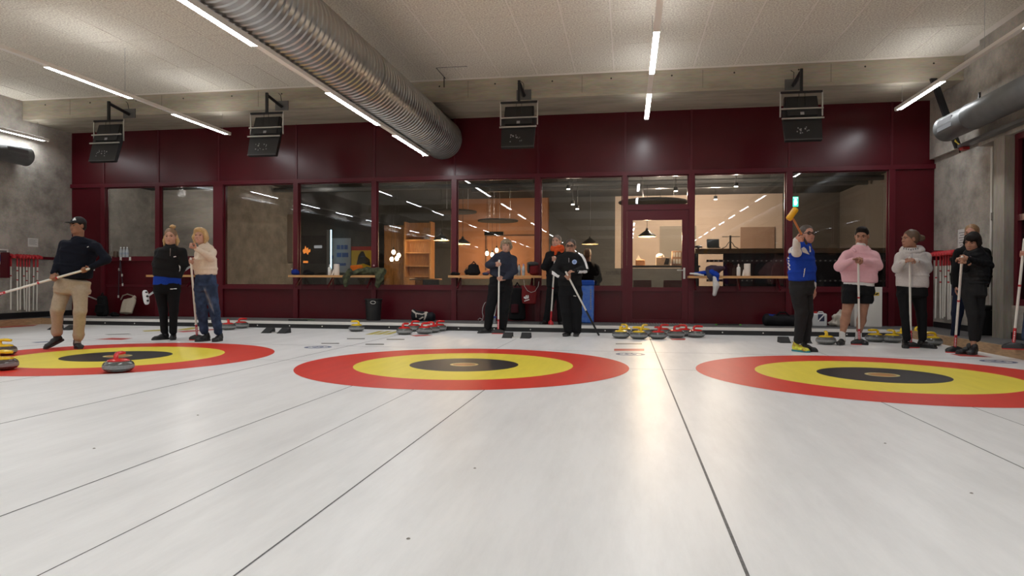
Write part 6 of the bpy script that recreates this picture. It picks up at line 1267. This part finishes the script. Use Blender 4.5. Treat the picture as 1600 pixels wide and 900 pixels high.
# sports bag, canister, plastic bag, board
c = deckpt(1222, 13.45); t = thing('sports_bag', 'long black sports bag with blue trim behind the man in blue', 'bag', c); sb = soft(t, 'bag_body', Solid().ecap(c-X_*.27+Z_*.11, c+X_*.22+Z_*.10, .11, .12, .11, .11, Y_, Z_, .02).plane(c+Z_*.002, -Z_), fabric('black nylon2', (.009,.009,.011), .6), wr=.005, wf=24)
m_tr = fabric('blue trim', (.012,.03,.20)); patch(sb, 'trim', m_tr, [(1200, 489), (1204, 486), (1211, 486.5), (1212, 491), (1207, 494), (1202, 493)], st=.4); patch(sb, 'trim', m_tr, [(1231, 486.5), (1243, 485.5), (1246, 488), (1232, 489)], st=.4)
soft(t, 'handle', Solid().chain([c-X_*.12+Z_*.20-Y_*.05, c-X_*.05+Z_*.26-Y_*.06, c+X_*.05+Z_*.26-Y_*.06, c+X_*.12+Z_*.19-Y_*.05], [.013]*4, .01), f_blk, .006, 0)
c = deckpt(1279.5, 13.4); t = thing('canister', 'white plastic canister with red cap and dark square print', 'canister', c); m_can = M('canister plastic', (.60,.61,.62), .4)
so = Solid().box(c+Z_*.125, (.125,.09,.125), None, .03, 0).ell(c+Z_*.235+X_*.03, (.05,.05,.022), None, .01); cn = soft(t, 'canister_body', so.plane(c+Z_*.002, -Z_), m_can, .008, 0)
MB().lathe([(.03,0),(.032,.005),(.032,.03),(.028,.034)], (-.06,0,.245), 18).build('cap', M('red cap', (.45,.02,.02), .4), t, True); MB().tube([(-.02,0,.25), (.0,0,.275), (.06,0,.275), (.085,0,.24)], .012, 8).build('carry_handle', m_can, t, True)
patch(cn, 'print', M('print navy', (.02,.025,.07), .5), [(1278, 491), (1288, 491), (1288, 502), (1278, 502)], off=.002, st=.5); patch(cn, 'print_stripe', m_let, [(1277.5, 501), (1287, 491), (1288.5, 492), (1279, 502.5)], off=.004, st=.4)
c = deckpt(1313, 13.5); t = thing('plastic_bag', 'crumpled pale plastic bag behind the legs of the man in pink', 'bag', c); soft(t, 'bag_body', Solid().ell(c+Z_*.13, (.13,.10,.13), None, 0).ell(c+Z_*.05-X_*.10, (.10,.08,.045), None, .04).ell(c+Z_*.24+X_*.02, (.05,.04,.05), None, .05).plane(c+Z_*.002, -Z_), M('plastic film', (.50,.46,.40), .35, var=.25, scale=14), .010, .010, 30)
c = deckpt(1357, 13.66); t = thing('white_cabinet', 'white upright cabinet with an orange sticker behind the man in pink', 'cabinet', c); x0 = at(1335, 480, 13.55).x-c.x; x1 = at(1378.5, 480, 13.55).x-c.x; zt = at(1370, 448.5, 13.55).z-DECK
MB().rbox(x0, x1, -.11, .14, 0, zt, .008).build('body', m_white, t); MB().box(x1-.016, x1-.004, -.114, -.110, .01, zt-.01).build('edge_strip', m_paper, t); MB().box(x1-.19, x1-.055, -.114, -.1105, zt-.16, zt-.10).build('sticker', m_ylw, t); MB().prism([(x1-.18, zt-.13), (x1-.15, zt-.105), (x1-.12, zt-.13), (x1-.09, zt-.105), (x1-.06, zt-.12), (x1-.1, zt-.15), (x1-.14, zt-.14)], .1142, .1146, Matrix.Rotation(math.radians(90), 4, 'X')).build('sticker_print', m_pblk, t)
p0 = atY(1032, 505, 13.3); t = thing('door_mat', 'grey metal grating mat in front of the door', 'mat', (.63, 13.42, DECK)); MB().box(-.66, .60, -.30, .30, 0, .008).build('mat_base', M('mat', (.22,.22,.22), .5), t)
mb = MB()
for k in range(24): mb.box(-.64+k*.0525, -.63+k*.0525, -.29, .29, .008, .014)
mb.build('grating_bars', m_steel, t)['kind'] = 'stuff'
c = deckpt(1138, 13.35); t = thing('telescopic_pole', 'thin black pole with green ends lying on the deck', 'pole', c); MB().cyl((-.22,0,.016), (.20,.05,.016), .012, n=10).build('shaft', m_black, t, True)
for s_ in (-1, 1): MB().cyl((s_*.22-.01*s_, .02*s_+.0, .016), (s_*.24, .025*s_, .016), .014, n=10).build('green_tip', M('green tip', (.10,.38,.05), .5), t, True)
c = deckpt(466, 13.0); t = thing('rubber_scraper', 'flat black scraper lying on the deck edge below the third window', 'scraper', c); MB().obox((0,0,.012), (.20,.02,0), (-.005,.03,0), (0,0,.012)).build('blade', m_black, t); MB().cyl((.1,.02,.02), (.34,.06,.02), .010, n=8).build('handle', M('green grip', (.03,.10,.02), .5), t, True)
# on the left-middle shelf
q = on_shelf(461); t = thing('blue_pouch', 'small blue pouch at the left end of the shelf with camouflage jacket', 'pouch', q); soft(t, 'pouch_body', Solid().ell(q+Z_*.065, (.085,.07,.065), None, 0).ell(q+Z_*.04+X_*.03, (.07,.06,.045), None, .03).plane(q+Z_*.001, -Z_), fabric('blue fabric', (.012,.03,.22))); MB().ell((-.06,-.03,.13), .014, .014, .014).build('toggle', m_white, t, True)
q = on_shelf(482); t = thing('dark_gloves', 'flat dark gloves lying on the shelf beside the blue pouch', 'gloves', q); soft(t, 'glove', Solid().ell(q+Z_*.02-X_*.06, (.09,.05,.02), None, 0).plane(q+Z_*.001, -Z_), f_blk); soft(t, 'glove', Solid().ell(q+Z_*.035+X_*.04, (.10,.05,.035), None, 0).plane(q+Z_*.001, -Z_), f_blk)
m_camo = M('camouflage', (.055,.06,.028), .9, var=.7, scale=14, var2=(.014,.016,.010))
q = on_shelf(568, 13.62); t = thing('camouflage_jacket', 'camouflage jacket draped over the shelf by the round bin', 'jacket', q)
so = Solid().ecap(at(548, 427, 13.6), at(575, 423, 13.62), .05, .10, .075, .12, Z_, Y_, .03, .5).ecap(at(575, 423, 13.62), at(600, 425, 13.58), .075, .12, .07, .10, Z_, Y_, .03, .5)
so.chain([at(546, 424, 13.52), at(541, 434, 13.50), at(540, 445, 13.50)], [.06,.058,.045], .03).chain([at(592, 424, 13.52), at(594, 436, 13.5), at(590, 446, 13.5)], [.09,.085,.05], .03); soft(t, 'jacket_cloth', so, m_camo, .011, .006, 24)
q = on_shelf(557, 13.78); t = thing('orange_vest', 'orange vest lying behind the camouflage jacket', 'vest', q); soft(t, 'vest_cloth', Solid().ecap(q+Z_*.06, q+Z_*.20, .14, .05, .11, .03, X_, Y_, .02, .6).plane(q+Z_*.001, -Z_), fabric('orange cloth', (.52,.12,.012)), .010, .007, 26)
q = on_shelf(584, 13.82); t = thing('pink_ball', 'tiny pinkish ball above the camouflage jacket', 'ball', atY(583.5, 415, 13.80)); t.location.y = YW-.075; MB().ell((0,0,0), .022, .022, .022).build('ball', M('pink ball', (.6,.35,.38), .5), t, True); MB().cyl((0,.0,0), (0,.03,0), .006).build('stud', m_alu, t)
# on the middle shelf
q = on_shelf(740); t = thing('camera_backpack', 'black bulky backpack on the shelf left of the woman with the fringe', 'backpack', q); soft(t, 'pack_body', Solid().ecap(q+Z_*.06, q+Z_*.19+X_*.0, .145, .10, .11, .08, X_, Y_, .03, .7).ell(q+Z_*.07-X_*.14, (.05,.05,.06), None, .02).plane(q+Z_*.001, -Z_), f_blk); soft(t, 'top_handle', Solid().chain([q+Z_*.24-X_*.04, q+Z_*.285, q+Z_*.24+X_*.05], [.010]*3, .01), f_blk, .006, 0); MB().tube([(-.12,-.09,.16), (-.17,-.11,.08), (-.15,-.10,.02)], .010, 6).build('strap', m_black, t, True)
q = on_shelf(712); t = thing('black_pouch', 'flat black pouch at the left end of the middle shelf', 'pouch', q); soft(t, 'pouch_body', Solid().ell(q+Z_*.03, (.11,.06,.03), None, 0).ell(q+Z_*.04-X_*.04, (.05,.05,.035), None, .02).plane(q+Z_*.001, -Z_), f_blk)
q = on_shelf(761); t = thing('knit_gloves', 'blue and pink knitted gloves on the middle shelf', 'gloves', q); soft(t, 'glove', Solid().ell(q+Z_*.035-X_*.02, (.07,.05,.035), None, 0).plane(q+Z_*.001, -Z_), fabric('slate knit', (.05,.06,.12))); soft(t, 'glove', Solid().ell(q+Z_*.07+X_*.03, (.045,.04,.03), None, 0), fabric('rose knit', (.28,.10,.11)))
q = on_shelf(834); t = thing('dark_red_bag', 'dark red padded bag at the right end of the middle shelf', 'bag', q); soft(t, 'bag_body', Solid().ecap(q+Z_*.06, q+Z_*.17, .10, .08, .09, .06, X_, Y_, .02, .7).plane(q+Z_*.001, -Z_), fabric('dark red', (.12,.010,.012))); soft(t, 'grey_cover', Solid().ell(q+Z_*.24-X_*.02, (.11,.06,.045), None, 0).ell(q+Z_*.14-X_*.11, (.025,.06,.10), None, .03), fabric('grey cover', (.06,.06,.058)))
# on the right shelf
q = on_shelf(1100); t = thing('team_jacket', 'blue and white jacket with a white sleeve hanging off the right shelf', 'jacket', q)
soft(t, 'blue_body', Solid().ecap(at(1086, 428, 13.62), at(1112, 426.5, 13.6), .035, .10, .05, .11, Z_, Y_, .03, .5).chain([at(1112, 425, 13.54), at(1119, 430, 13.5), at(1120, 437, 13.49)], [.055,.055,.045], .03), f_blue, .010, .004, 28)
soft(t, 'white_sleeve', Solid().chain([at(1117, 434, 13.49), at(1119, 446, 13.48), at(1116.5, 460, 13.48)], [.045,.052,.036], .02), f_white, .010, .003, 30); soft(t, 'white_trim', Solid().chain([at(1079, 427.5, 13.55), at(1090, 428.5, 13.5), at(1099, 430, 13.5)], [.018,.02,.016], .02), f_white, .008, .002)
soft(t, 'grey_lining', Solid().chain([at(1105, 424, 13.52), at(1109, 432, 13.49), at(1111, 436, 13.49)], [.04,.045,.03], .02), fabric('navy grey', (.05,.055,.09)), .009, .002)
q = on_shelf(1114, 13.76); t = thing('plum_hat', 'dusky purple hat lying behind the blue and white jacket', 'hat', q); soft(t, 'hat_crown', Solid().ell(q+Z_*.12, (.15,.09,.10), None, 0).ell(q+Z_*.15+X_*.14, (.09,.08,.05), None, .03).plane(q+Z_*.001, -Z_), fabric('plum felt', (.07,.045,.065)))
